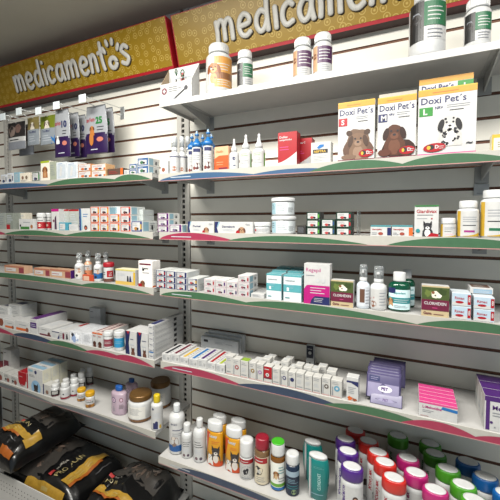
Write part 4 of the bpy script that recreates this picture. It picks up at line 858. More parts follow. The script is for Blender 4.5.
def f_bag(num, c, dogc=None):
    def g(f):
        f.rect(.02, .38, .98, .97, mat('#a4a7ac', .3)); f.rect(0, 0, 1, .42, mat('#2a1248', .4)); f.text('taxVetn', .08, .66, .09, RED, maxw=.42); f.text(num, .55, .6, .15, C(c), maxw=.36, bold=.05)
        f.bars(.6, .45, .92, .57, 2, INK); f.ell(.72, .28, .14, C('#c87a6a'), rv=.05); f.bars(.3, .05, .8, .12, 1, PALE)
        if dogc: f.dog(.38, .52, .08, dogc, '#6a3a20'); f.ell(.36, .3, .1, C(dogc), rv=.14)
        else: f.dog(.3, .4, .09, '#e2e2e2', '#5a5a5a')
    return g
packet('treat_bag', 'silver and purple bag numbered 10, front of the left pair', 3, 57.5, 73, 115, 160, -.215, f_bag('10', '#20285a'), .016, SIL, group='silver and purple bags')
packet('treat_bag', 'silver and purple bag numbered 10, behind the front left bag', 3, 68, 80, 115, 158, -.175, f_bag('10', '#20285a'), .014, SIL, group='silver and purple bags', y0=-.22)
packet('treat_bag', 'silver and purple bag seen mostly from its dark edge between the pairs', 3, 74, 86, 115, 158, -.15, f_bag('10', '#20285a'), .014, SIL, group='silver and purple bags', y0=-.235)
packet('treat_bag', 'silver and purple bag numbered 25 with an orange dog, in front', 4, 84, 106, 109.5, 155.5, -.2, f_bag('25', '#1f7a34', '#c07a3a'), .018, SIL, group='silver and purple bags')
packet('treat_bag', 'silver and purple bag behind the one numbered 25', 4, 89, 109, 109.5, 154, -.17, f_bag('25', '#1f7a34', '#c07a3a'), .016, SIL, group='silver and purple bags', y0=-.215)
# ================= L1
WS = dict(m=mat('#d2d2ce', .4))
for i, (a, b, vt) in enumerate(((1, 7, 174.5), (7.3, 13.5, 173))):
    carton('medicine_box', ('tiny blue and white box at the far left of the topmost left shelf', 'tiny blue and white box, second from the left edge')[i], 'L1', a, b, vt, dep=.04, deco=d_small('#c4ccd8', '#2a3a6a', NAVY))
carton('medicine_box', 'small pale blue box beside the tiny blue and white boxes', 'L1', 14, 19.6, 172.3, dep=.04, m=PBLUE, deco=d_lines(WHITE))
carton('medicine_box', 'small cream box with two brown pictures on the topmost left shelf', 'L1', 19.9, 29.5, 172.8, dep=.04, m=mat('#d6cdbd', .4), deco=lambda f: (f.ell(.3, .5, .12, C('#8a6a5a')), f.ell(.7, .5, .12, C('#7a6a5a')), f.bars(.1, .1, .9, .3, 2, GREYI)))
carton('medicine_box', 'small white box with green end, left of the tall dog box', 'L1', 32, 40, 172, dep=.04, deco=d_small('#5a6a5a', '#4a4a6a', GREEN))
def d_dogtall(f): f.rect(0, .9, 1, 1, mat('#a8b82c', .4)); f.dog(.5, .58, .22, '#a86a3c', '#6a3a1c', '#c49468')
carton('treat_box', 'tall cream box with a brown dog on the topmost left shelf', 'L1', 40.8, 49.5, 161, dep=.05, m=mat('#dcd6c8', .4), top=mat('#a8b82c', .4), deco=d_dogtall)
carton('treat_box', 'tall grey-green box right of the brown dog box', 'L1', 49.9, 56, 161.5, dep=.05, m=mat('#a4aa98', .4), deco=d_lines(GREYI, n=6))
TRP = mat('#cfd6da', .15, trans=.3)
for i, (a, b) in enumerate(((56.4, 66.6), (67, 77.6))):
    carton('blister_pack', ('shiny white pack with blue marks, left of two', 'shiny white pack with blue marks, right of two')[i], 'L1', a, b, 162+i*.3, dep=.05, m=mat('#cdd2d6', .2, coat=.4), deco=lambda f: (f.rect(.1, .1, .9, .85, mat('#b4bcc4', .25)), f.poly([(.3, .2), (.5, .2), (.6, .7), (.4, .8)], WHITE), f.bars(.15, .86, .85, .95, 1, BLUE), f.ell(.65, .35, .14, PALE, wob=.1)), cat_='pack')
def d_or(f): f.rect(.04, .06, .96, .94, WHITE); f.bars(.1, .55, .8, .85, 2, RED); f.ell(.35, .3, .14, C('#c86a3a'), rv=.18); f.ell(.6, .28, .12, C('#3a3a4a'), rv=.14); f.rect(.84, .1, .96, .4, ORANGE)
stack('medicine_box', lambda i: 'white and orange box beside the shiny packs, '+('lower', 'upper')[i], 'L1', 78.3, 91, 164, 2, dep=.05, m=mat('#d08a5a', .4), deco=d_or)
stack('medicine_box', lambda i: 'cream and orange box in the stack of two right of the shiny packs, '+('lower', 'upper')[i], 'L1', 91.5, 106, 164, 2, dep=.05, m=mat('#dcae7c', .4), deco=d_or)
carton('tray', 'low open brown and red tray box on the topmost left shelf', 'L1', 107.5, 123, 168.5, dep=.06, m=mat('#5c4438', .5), deco=lambda f: (f.rect(.85, 0, 1, 1, ORANGE), f.bars(.1, .3, .8, .7, 2, RED)), cat_='box')
carton('medicine_box', 'single tiny white sachet box between brown tray and blue boxes', 'L1', 124, 129, 170, dep=.04, deco=d_lines())
def d_bb(f): f.rect(.02, .05, .98, .95, C('#2f5c92')); f.rect(.1, .15, .85, .7, WHITE); f.ell(.4, .4, .16, C('#3a6a4a'), rv=.2); f.ell(.6, .35, .1, INK, rv=.15); f.bars(.1, .75, .7, .9, 1, WHITE)
stack('medicine_box', lambda i: 'tiny blue and white box, left stack at the shelf end, '+('lower', 'upper')[i], 'L1', 129.5, 137, 163.5, 2, dep=.05, **WS, deco=d_bb, side=s_pale)
stack('medicine_box', lambda i: 'small blue and green box, right stack at the shelf end, '+('lower', 'upper')[i], 'L1', 137.5, 148.5, 157.5, 2, dep=.07, **WS, deco=d_bb, side=s_pale)
# ================= L2
carton('medicine_box', 'grey clear-wrapped box at the far left of the second left shelf', 'L2', -6, 6, 213, dep=.05, m=mat('#9aa09a', .3), deco=d_lines(GREYI))
carton('medicine_box', 'grey-green wrapped box, second from left on the second left shelf', 'L2', 6.4, 13.6, 213, dep=.05, m=mat('#8a9088', .3), deco=lambda f: (f.bars(.1, .4, .9, .9, 4, PALE), f.rect(0, 0, .5, .3, RED)))
carton('treat_box', 'cream upright box with a dark dog, partly behind a green and white box', 'L2', 14.2, 25, 213, dep=.04, y=-.2, m=mat('#cfc8b8', .4), deco=lambda f: (f.dog(.3, .4, .16, '#2a2624', '#151210'), f.bars(.4, .5, .9, .9, 3, PALE)))
carton('medicine_box', 'wide white box with green base on the second left shelf', 'L2', 19, 34, 219, dep=.04, deco=lambda f: (f.rect(.1, .05, .7, .3, C('#3f7a3a')), f.bars(.3, .6, .85, .8, 1, GREYI), f.ell(.85, .3, .08, C('#a8683a')), f.ell(.1, .4, .05, INK)))
def lab_rb(f): f.rect(0, .05, 1, .65, RED); f.ell(.35, .35, .15, C('#d8c4b4')); f.rect(0, .65, 1, 1, WHITE); f.bars(.2, .7, .8, .9, 1, INK)
jar('pill_jar', 'white jar with a red label, left of the magenta-topped box', 'L2', 37, 46.5, 213, capf=.26, lab=lab_rb, labz=(.05, .7))
jar('pill_jar', 'white jar with a red label, second, behind the first', 'L2', 45, 52, 213, y=-.2, capf=.26, lab=lab_rb, labz=(.05, .7))
carton('medicine_box', 'upright white box with magenta top and dark figures', 'L2', 51.5, 59, 209, dep=.04, m=WHITE, deco=lambda f: (f.rect(0, .88, 1, 1, MG), f.poly([(.4, .05), (.7, .05), (.65, .7), (.45, .6)], mat('#4a3048', .4)), f.ell(.3, .45, .12, C('#7a4a5a'))))
for i, (a, b) in enumerate(((59.4, 69), (69.3, 79))):
    carton('blister_pack', ('grey clear-wrapped pack with red top edge, left of two on the second left shelf', 'grey clear-wrapped pack with red top edge, right of two on the second left shelf')[i], 'L2', a, b, 209.5, dep=.05, y=-.21, m=mat('#a9aca6', .2, coat=.4), top=RED, deco=lambda f: (f.rect(0, .92, 1, 1, RED), f.bars(.15, .3, .85, .8, 6, PALE)), cat_='pack')
carton('medicine_box', 'tiny turquoise and white box in front of the wrapped packs', 'L2', 59, 68, 222.5, dep=.02, m=mat('#4a9ab0', .4), deco=lambda f: (f.rect(.08, .12, .7, .85, WHITE), f.bars(.1, .3, .6, .7, 2, GREYI)))
carton('medicine_box', 'flat white wrapped box right of the turquoise one', 'L2', 69, 78, 224.5, dep=.02, deco=d_lines(PALE))
carton('medicine_box', 'white upright box with blue left edge and girl-coloured pictures near the orange boxes' if 0 else 'tall white box with blue left edge, left of the orange tablet boxes', 'L2', 79.5, 90, 208.5, dep=.05, deco=lambda f: (f.rect(0, 0, .15, 1, mat('#1d3a7a', .4)), f.poly([(.15, 0), (.3, .1), (.2, .9), (.15, 1)], PBLUE), f.bars(.35, .6, .9, .8, 2, BLUE), f.ell(.6, .15, .16, INK), f.ell(.6, .13, .1, C('#b4604a'))))
OR = '#d0603a'
cols = [(90.5, 99.5, 3, OR), (100, 109, 3, OR), (109.5, 120, 2, OR), (120.5, 131, 3, '#c8503a')]
for ci, (a, b, n, cc) in enumerate(cols):
    def lb(i, ci=ci, n=n): return 'tiny orange-framed white tablet box, %s column from the left, %s' % (('first', 'second', 'third', 'fourth')[ci], ('bottom', 'middle', 'top')[i])
    stack('tablet_box', lb, 'L2', a, b, 206.5 if n == 3 else 214, n, dep=.085, m=mat('#c4c8c6', .4), deco=d_small(cc, '#5a3a3a', YEL if ci < 3 else NAVY), side=s_pale, group='orange-framed tablet boxes')
x, w, h = span('L2', 109.5, 120, 214)
carton('tablet_box', 'pale blue-sided tablet box turned sideways on top of the third orange column', 'L2', 109.5, 120, 206.5, dep=.07, y=-.2, z=SH['L2']+h+.001, m=mat('#c4c8c6', .4), deco=lambda f: f.rect(.1, .1, .7, .9, PBLUE))
carton('tablet_box', 'tiny navy-framed tablet box at the end of the orange columns', 'L2', 131.4, 142.5, 221, dep=.09, m=mat('#c4c8c6', .4), deco=d_small('#2c3a7a', '#b07a3a', YEL), side=s_pale)
for i in range(2):
    x, w, h = span('L2', 131.4, 142.5, 221)
    carton('tablet_box', ('grey-sided box stored behind the navy-framed one, lower', 'grey-sided box stored behind the navy-framed one, upper')[i], 'L2', 134, 143, 214 if i == 0 else 207, dep=.07, y=-.19, z=SH['L2']+h+.001+i*.0245, h=.0235, m=mat('#b4bab8', .4), deco=lambda f: f.rect(.05, .1, .5, .9, PBLUE), side=s_bars)
# ================= L3
OB = mat('#c8a184', .4)
def d_ob(f): f.rect(.0, .8, 1, 1, C('#b07058')); f.rect(.08, .25, .6, .7, WHITE); f.bars(.1, .35, .55, .6, 1, RED); f.rect(.75, .1, 1, .8, C('#8a3a44'))
for i, (a, b, vt) in enumerate(((4.5, 24, 266), (34, 49.7, 268.5), (50.2, 70.5, 269.7))):
    carton('ointment_box', ('long flat orange-beige box alone at the left of the third left shelf', 'flat orange-beige box, left of the pair', 'flat orange-beige box with purple end, beside the spray bottles')[i], 'L3', a, b, vt, dep=.045, m=OB, right=PURPLE if i == 2 else None, deco=d_ob)
def lab_s(c): return lambda f: (f.rect(0, 0, 1, .5, C(c)), f.ell(.5, .6, .2, C('#b88a6a'), wob=.1), f.bars(.2, .75, .8, .95, 1, INK), f.ell(.3, .15, .12, INK))
sprayer('spray_bottle', 'white spray bottle with dog picture, leftmost of four on the third left shelf', 'L3', 74.5, 84.5, 252.5, lab=lab_s('#c9c4bc'))
sprayer('spray_bottle', 'orange-tinted spray bottle behind the leftmost one', 'L3', 84, 92.5, 250.5, y=-.2, body=mat('#d8a888', .3), lab=lab_s('#d0805a'))
sprayer('spray_bottle', 'white and blue spray bottle left of the red-capped jar', 'L3', 93.5, 103, 253, lab=lab_s('#1f5f9a'))
sprayer('spray_bottle', 'white spray bottle half hidden behind the red-capped jar', 'L3', 102, 110, 251.5, y=-.195, lab=lab_s('#9aa4ac'))
carton('medicine_box', 'tiny red-orange and white box in front of the spray bottles', 'L3', 82.5, 93, 275, dep=.012, y=-.2435, m=mat('#c8502e', .4), deco=lambda f: f.rect(.1, .1, .65, .8, mat('#e0b8a0', .4)))
jar('pill_jar', 'white jar with a red lid and red letter label', 'L3', 103.3, 114.3, 262, cap=mat('#a8202c', .35), capf=.22, lab=lambda f: (f.rect(.4, .35, .9, .85, RED), f.text('S', .55, .42, .35, WHITE, bold=.05), f.rect(0, 0, 1, .25, C('#6a4438')), f.bars(.05, .5, .35, .8, 2, INK)), labz=(.04, .7))
carton('medicine_box', 'wide white box with yellow base and two dark cats', 'L3', 115.5, 135.5, 269.5, dep=.045, top=mat('#d8d4b4', .4), deco=lambda f: (f.rect(0, 0, 1, .22, mat('#d9b660', .4)), f.rect(0, .9, 1, 1, mat('#d8cc7a', .4)), f.bars(.1, .55, .5, .75, 2, PALE), f.poly([(.58, .22), (.68, .22), (.66, .55), (.6, .6)], INK), f.poly([(.7, .22), (.82, .22), (.76, .62), (.72, .55)], NAVY), f.rect(.9, .1, 1, .85, YEL)))
carton('medicine_box', 'tall white box with maroon top band and a brown dog at the shelf end', 'L3', 138.5, 152.5, 261, dep=.05, m=mat('#e0dcd8', .4), deco=lambda f: (f.rect(.08, .84, .9, .9, MAROON), f.ell(.35, .66, .08, INK), f.text('Oxiplex', .28, .66, .09, INK, maxw=.55), f.bars(.3, .5, .8, .6, 1, GREYI), f.dog(.3, .16, .12, '#8a5a3a', '#4a2a1c'), f.rect(.0, .0, .25, .12, RED)), side=lambda f: (f.bars(.15, .15, .85, .7, 7, PALE), f.rect(0, 0, 1, .06, ORANGE)))
# ================= L4
carton('medicine_box', 'white box with dog at the far left of the fourth left shelf', 'L4', -8, 3.6, 317, dep=.05, deco=lambda f: (f.ell(.8, .5, .2, C('#8a4a34')), f.bars(.1, .7, .6, .9, 1, INK)))
def d_os(f): f.rect(.1, .05, .9, .3, ORANGE); f.bars(.3, .55, .8, .75, 1, GREYI); f.ell(.85, .2, .1, C('#8a4a34'))
carton('medicine_box', 'white box with orange stripe, smaller left one on the fourth left shelf', 'L4', 4.2, 14.4, 320.5, dep=.07, deco=d_os)
carton('medicine_box', 'white box with orange stripe, larger right one beside the purple-topped box', 'L4', 14.8, 29.4, 321.5, dep=.08, deco=d_os)
for i, (a, b, y) in enumerate(((-4, 8, -.15), (8.5, 20, -.13))):
    stack('medicine_box', lambda j, i=i: 'white box in the rear %s stack of the fourth left shelf, %s' % (('left', 'right')[i], ('bottom', 'middle', 'top')[j]), 'L4', a, b, 307-i*2, 3, dep=.1, y=y, m=mat('#c9cac8', .4), deco=d_lines(GREYI, n=2), side=s_bars, topd=lambda f: f.rect(.2, .3, .8, .7, NAVY))
carton('medicine_box', 'tall white box with purple top and purple square, running deep into the shelf', 'L4', 30, 37, 319, dep=.17, top=mat('#5a2470', .4), deco=lambda f: (f.rect(.05, .38, .95, .75, PURPLE), f.bars(.15, .45, .85, .68, 2, PALE), f.bars(.1, .82, .8, .9, 1, GREYI)), side=lambda f: f.bars(.1, .5, .5, .6, 1, PALE))
carton('medicine_box', 'white box with dark red picture right of the purple-topped box', 'L4', 39, 51.5, 327.5, dep=.12, deco=lambda f: (f.bars(.2, .65, .7, .8, 1, INK), f.rect(.05, .05, .95, .22, MAROON), f.ell(.8, .3, .1, C('#5a3028')), f.bars(.2, .4, .6, .5, 1, PALE)), topd=d_lines(PALE))
carton('medicine_box', 'white box with navy curved corner on the fourth left shelf', 'L4', 52, 59.6, 331, dep=.14, deco=lambda f: (f.rect(0, .8, 1, .9, NAVY), f.poly([(.7, 0), (1, 0), (1, .7)], NAVY), f.bars(.1, .2, .6, .6, 3, PALE)), topd=d_lines(PALE))
carton('medicine_box', 'narrow white and dark red box left of the plastic-wrapped boxes', 'L4', 60.2, 65, 331.5, dep=.15, deco=lambda f: (f.rect(.5, .1, .9, .8, MAROON), f.bars(.05, .2, .45, .8, 3, GREYI)), topd=lambda f: f.rect(.3, .6, .9, .95, RED))
carton('medicine_box', 'narrow white box with black figures beside the plastic-wrapped boxes', 'L4', 65.3, 68.8, 332, dep=.15, deco=lambda f: f.poly([(.2, .1), (.8, .2), (.6, .8), (.3, .7)], INK))
WRP = mat('#d8dade', .12, noise=.12, scale=90, bump=.5, coat=.6, name='shrink_wrap')
carton('wrapped_boxes', 'white boxes in crinkled shiny plastic wrap', 'L4', 69.5, 82.6, 332, dep=.13, m=WRP, deco=lambda f: (f.ell(.4, .4, .25, C('#9ab0d8'), wob=.3), f.ell(.6, .6, .16, C('#eef0f6'), wob=.3), f.ell(.25, .7, .1, INK, wob=.2)), cat_='pack')
carton('wrapped_boxes', 'grey-white box wrapped in plastic right of the shiny one', 'L4', 83, 91.8, 333.5, dep=.13, m=WRP, deco=d_lines(GREYI, n=7), cat_='pack')
for i, (a, b) in enumerate(((92.3, 97), (97.3, 102.6))):
    carton('medicine_box', ('white box with orange top and brown dog, left of two', 'white box with orange top and brown dog, right of two beside the maroon-label jar')[i], 'L4', a, b, 332.5+i, dep=.16, top=mat('#b08a80', .4), deco=lambda f: (f.rect(0, .9, 1, 1, ORANGE), f.dog(.5, .3, .25, '#5a2c1c', '#3a1a12'), f.bars(.2, .7, .8, .85, 1, RED)), topd=lambda f: (f.rect(.1, .02, .9, .98, mat('#d0c0ba', .4)), f.rect(.2, .1, .5, .9, MAROON)))
carton('medicine_box', 'maroon-edged white box stored at the back behind the jars', 'L4', 112, 124, 327, dep=.06, y=-.07, m=mat('#c9c4c0', .4), top=mat('#7a3a40', .4), deco=lambda f: f.rect(0, 0, 1, .2, MAROON), z=None)
jar('pill_jar', 'white jar with maroon label on the fourth left shelf', 'L4', 103.5, 113.6, 330, capf=.26, lab=lambda f: (f.rect(0, .1, 1, .9, mat('#8a3a48', .4)), f.bars(.15, .4, .85, .7, 2, WHITE)), labz=(.08, .62))
jar('pill_jar', 'white jar with bright blue label on the fourth left shelf', 'L4', 114, 125, 329.5, capf=.24, lab=lambda f: (f.rect(0, .05, 1, .95, mat('#2a90c0', .4)), f.bars(.15, .4, .85, .7, 2, PBLUE)), labz=(.16, .7))
def d_nv(f): f.rect(0, 0, .22, 1, mat('#1a2450', .4)); f.poly([(.22, 1), (.45, 1), (.24, .55), (.38, .0), (.22, 0)], NAVY); f.poly([(.1, 1), (.4, 1), (.25, .85)], RED); f.bars(.45, .62, .9, .72, 1, NAVY); f.dog(.68, .22, .13, '#6a4030', '#2a1a16', pointy=True); f.bars(.45, .4, .9, .5, 1, PALE)
for i, (a, b, vt) in enumerate(((125.5, 136.6, 331.5), (137.3, 148, 333))):
    carton('medicine_box', ('white box with navy curved edge and dog, left of two', 'white box with navy curved edge and dog, right of two beside the tall stack')[i], 'L4', a, b, vt, dep=.09, deco=d_nv)
x, w, h = span('L4', 147.5, 157, 325); n = 6
def d_six(f): f.text('Vetiplus', .15, .35, .25, NAVY, maxw=.6); f.rect(.88, .1, .98, .9, GREYI)
for i in range(6):
    a = h/6; jx = random.uniform(-.0015, .0015)
    mb = MB(); mb.box(-.0145, .0145, 0, .2, 0, a-.0008, WHITE); f = flat(mb, -.0145, 0, 0, .029, a); d_six(f)
    if i == 1: f.rect(.1, .1, .9, .3, BLUE)
    f = flatR(mb, .0145, 0, 0, .2, a); f.bars(.05, .3, .6, .7, 2, GREYI); f.rect(.66, .25, .76, .8, INK)
    if i == 5: f = flatT(mb, -.0145, 0, a-.0008, .029, .2); f.rect(.1, .05, .9, .4, NAVY); f.bars(.1, .5, .9, .9, 4, GREYI)
    tag(mb.build('medicine_box', loc=(x+w/2-.006+jx, -.238+abs(jx), SH['L4']+.0004+i*a)), 'long white box in the tall end stack, %s' % ('bottom one', 'second from bottom with blue stripe', 'third from bottom', 'fourth from bottom', 'fifth from bottom', 'top one')[i], 'box', 'long white boxes in a tall stack')
carton('medicine_box', 'upright grey-white box standing at the wall of the fourth left shelf', 'L4', 89.5, 100.5, 308.5, dep=.035, y=-.06, m=mat('#a9adb0', .45), deco=lambda f: (f.bars(.1, .78, .4, .88, 1, INK), f.bars(.1, .5, .45, .6, 1, GREYI), f.bars(.1, .25, .4, .32, 1, GREYI)))
# ================= L5
carton('medicine_box', 'tall grey-white box at the back left of the lowest left shelf', 'L5', 3, 11, 350, dep=.05, y=-.14, m=mat('#b4b2b0', .4), deco=lambda f: (f.rect(.1, .1, .7, .45, MAROON), f.bars(.1, .8, .5, .9, 1, INK)))
carton('medicine_box', 'dark red-topped box at the back far left of the lowest left shelf', 'L5', -9, 2, 366, dep=.06, y=-.15, m=mat('#8a5a5c', .4), top=mat('#7a2a34', .4), deco=d_lines())
for i, (a, b, vt) in enumerate(((-5, 3.5, 371), (4, 10.4, 374), (10.8, 18, 376.5))):
    carton('medicine_box', ('white box with figures at the left edge of the lowest left shelf', 'white box with black marks, second on the lowest left shelf', 'white box with a brown round picture beside the red box')[i], 'L5', a, b, vt, dep=.06, m=OFFW, deco=lambda f: (f.bars(.1, .6, .8, .85, 2, INK), f.ell(.65, .3, .2, C('#8a4438')), f.ell(.3, .35, .12, INK, wob=.2)))
carton('medicine_box', 'red-fronted box with rounded red panel', 'L5', 18.4, 26.8, 372.5, dep=.05, m=OFFW, right=RED, top=RED, deco=lambda f: (f.rect(0, .45, 1, 1, RED), f.ell(.45, .45, .44, RED), f.bars(.15, .65, .7, .75, 1, WHITE), f.bars(.3, .1, .8, .2, 1, PALE)))
def d_wb(f): f.bars(.1, .6, .6, .72, 2, INK); f.rect(.05, .83, .35, .93, PBLUE); f.ell(.55, .85, .08, NAVY); f.ell(.55, .18, .32, mat('#8fb8d8', .4)); f.dog(.55, .16, .14, '#3a3432', '#1c1816', pointy=True)
for i in range(3):
    x, w, h = span('L5', 27.8, 42.5, 369)
    mb = MB(); mb.box(-w/2, w/2, 0, .046, 0, h, WHITE, right=mat('#c9c6b4', .4)); d_wb(flat(mb, -w/2, 0, 0, w, h)); f = flatR(mb, w/2, 0, 0, .046, h); f.bars(.2, .55, .8, .85, 5, PALE); f = flatT(mb, -w/2, 0, h, w, .046); f.rect(.05, .2, .95, .75, mat('#8fb4cc', .4)); f.bars(.5, .75, .95, .95, 1, INK)
    tag(mb.build('medicine_box', loc=(x+w/2, YF+.0475*i, SH['L5']+.0003)), 'tall white box with pale blue top, %s of three in a row' % ('front', 'middle', 'rearmost')[i], 'box', 'tall white and pale blue boxes')
carton('medicine_box', 'small white box with navy edge left of the little white bottles', 'L5', 43, 50, 385, dep=.045, m=OFFW, deco=lambda f: (f.rect(0, 0, .15, 1, NAVY), f.ell(.6, .3, .2, C('#8a6a5a'))))
def lab_bk(f): f.rect(0, .0, 1, .8, C('#2a2426')); f.rect(.2, .3, .8, .7, OFFW); f.bars(.25, .35, .75, .65, 2, INK); f.rect(0, 0, 1, .1, MAROON)
def lab_rd(f): f.rect(0, 0, 1, .2, C('#8a2030')); f.ell(.4, .55, .07, INK); f.bars(.5, .4, .9, .7, 2, PALE)
wb = [(51, 59.6, 382.5, YF, lab_bk, 'little white bottle with black label, front row left'), (60.2, 70, 381, YF, lab_rd, 'little white bottle with dark red base, front row right'),
      (52.5, 60, 379, -.185, lab_rd, 'little white bottle in the second row, left'), (62, 70, 377.5, -.185, lab_rd, 'little white bottle in the second row, middle'), (70, 79, 377, -.2, lab_rd, 'little white bottle with dark red mark, second row right'),
      (70, 77.5, 373, -.145, lab_bk, 'little white bottle in the third row, left'), (77.5, 85.5, 371.5, -.15, lab_bk, 'little white bottle in the third row, right'), (79, 86.5, 368, -.1, lab_bk, 'little white bottle in the rear row, left'), (86.3, 93.5, 366, -.085, lab_bk, 'little white bottle in the rear row, right')]
for a, b, vt, y, lf, lb in wb:
    bottle('pill_bottle', lb, 'L5', a, b, vt, y=y, capf=.26, capr=.82, sh_=.08, lab=lf, labz=(.06, .62), group='little white bottles', phi=-.3)
def lab_yc(f): f.rect(0, 0, 1, .35, C('#b07a30')); f.text('ONCE', .2, .5, .2, INK, maxw=.6); f.bars(.2, .75, .8, .9, 1, RED); f.ell(.5, .2, .15, C('#7a4a20'))
for a, b, vt, y, lb in ((77, 86, 386.5, -.215, 'little white bottle with yellow cap, left one'), (85.3, 95, 389.5, YF, 'little white bottle with yellow cap, right front one')):
    bottle('pill_bottle', lb, 'L5', a, b, vt, y=y, cap=mat('#d8a41c', .35), capf=.27, capr=.95, sh_=.06, lab=lab_yc, labz=(.05, .62), phi=-.3, ribs=True)
LIQ = mat('#dcc6d6', .12, trans=.5, noise=.02, name='pink_liquid_bottle')
for a, b, vt, y, lb in ((109.8, 128.5, 383, YF, 'clear bottle of pink liquid with blue cap, front one'), (124.5, 139, 376.5, -.13, 'clear bottle of pink liquid with blue cap, standing behind')):
    bottle('liquid_bottle', lb, 'L5', a, b, vt, y=y, body=LIQ, cap=mat('#1c5aa8', .35), capf=.17, capr=.46, sh_=.1, neck=.02, sq=.66, lab=lambda f: (f.ell(.3, .75, .13, C('#4a3a6a')), f.ell(.3, .75, .1, C('#cbb0c2')), f.text('G', .26, .7, .1, PURPLE), f.ell(.72, .78, .1, MAROON), f.ell(.72, .78, .07, C('#cbb0c2')), f.bars(.2, .6, .45, .65, 1, PURPLE), f.bars(.6, .3, .9, .55, 4, INK), f.bars(.25, .15, .4, .45, 3, GREYI)), labm=None, labz=(.05, .72), foot=.02)
BRL = mat('#7e5c30', .3, .4, noise=.1, name='bronze_lid')
def lab_jar(f): f.rect(0, 0, 1, .97, mat('#d8d6d0', .4)); f.text('ACT', .1, .62, .18, INK, maxw=.28, bold=.03); f.bars(.1, .42, .4, .56, 2, GREYI); f.bars(.5, .3, .95, .85, 7, GREYI); f.ell(.2, .2, .06, TEAL); f.bars(.1, .08, .4, .15, 1, INK)
for a, b, vt, y, lb in ((128, 153.5, 388, YF, 'white jar with bronze lid, front one beside the yellow-capped bottle'), (149.5, 171.5, 376.5, -.115, 'white jar with bronze lid, standing behind at the shelf end')):
    x, yc, r, h = cylm('L5', a, b, vt, y); yc = min(yc, -.012-r)
    t = empty('supplement_jar', (x, yc, SH['L5']+.0003), lb, 'jar', 'white jars with bronze lids')
    r /= 1.0; mb = MB(); AMB = mat('#8a5a28', .25, noise=.05)
    mb.lathe([(r*.9, 0), (r*.98, .004), (r*.98, h*.13), (r*.985, h*.135), (r*.985, h*.66), (r*.93, h*.74), (r*.84, h*.78), (r*.84, h*.8)], PLAST, n=36, mats=[AMB, AMB, PLAST, PLAST, PLAST, PLAST, PLAST, PLAST]); mb.build('jar_body', t)
    mb = MB(); cr = r*.88; mb.lathe([(cr, h*.79), (cr*1.01, h*.8), (cr, h*.95), (cr*.96, h*.985), (cr*.86, h), (cr*.84, h*.99)], BRL, n=36)
    for i in range(40):
        q = 2*math.pi*i/40; mb.box(cr*math.cos(q)-.0006, cr*math.cos(q)+.0006, cr*math.sin(q)-.0006, cr*math.sin(q)+.0006, h*.81, h*.94, BRL, c=.0001)
    mb.build('lid', t)
    mb = MB(); f = wrap(mb, r*.99, r*.99, h*.16, h*.47, 2.8, -.3); lab_jar(f); mb.build('printed_label', t)
bottle('shampoo_bottle', 'slim white bottle with yellow cap at the end of the lowest left shelf', 'L5', 151, 163, 392.5, y=-.242, cap=mat('#d8bc1c', .35), capf=.22, capr=.56, sh_=.08, lab=lambda f: (f.rect(.25, .03, .6, .3, NAVY), f.ell(.5, .32, .1, NAVY), f.ell(.25, .9, .08, NAVY), f.rect(.7, .05, .85, .2, YEL), f.bars(.2, .5, .8, .75, 3, PALE)), labz=(.03, .7), phi=-.3)
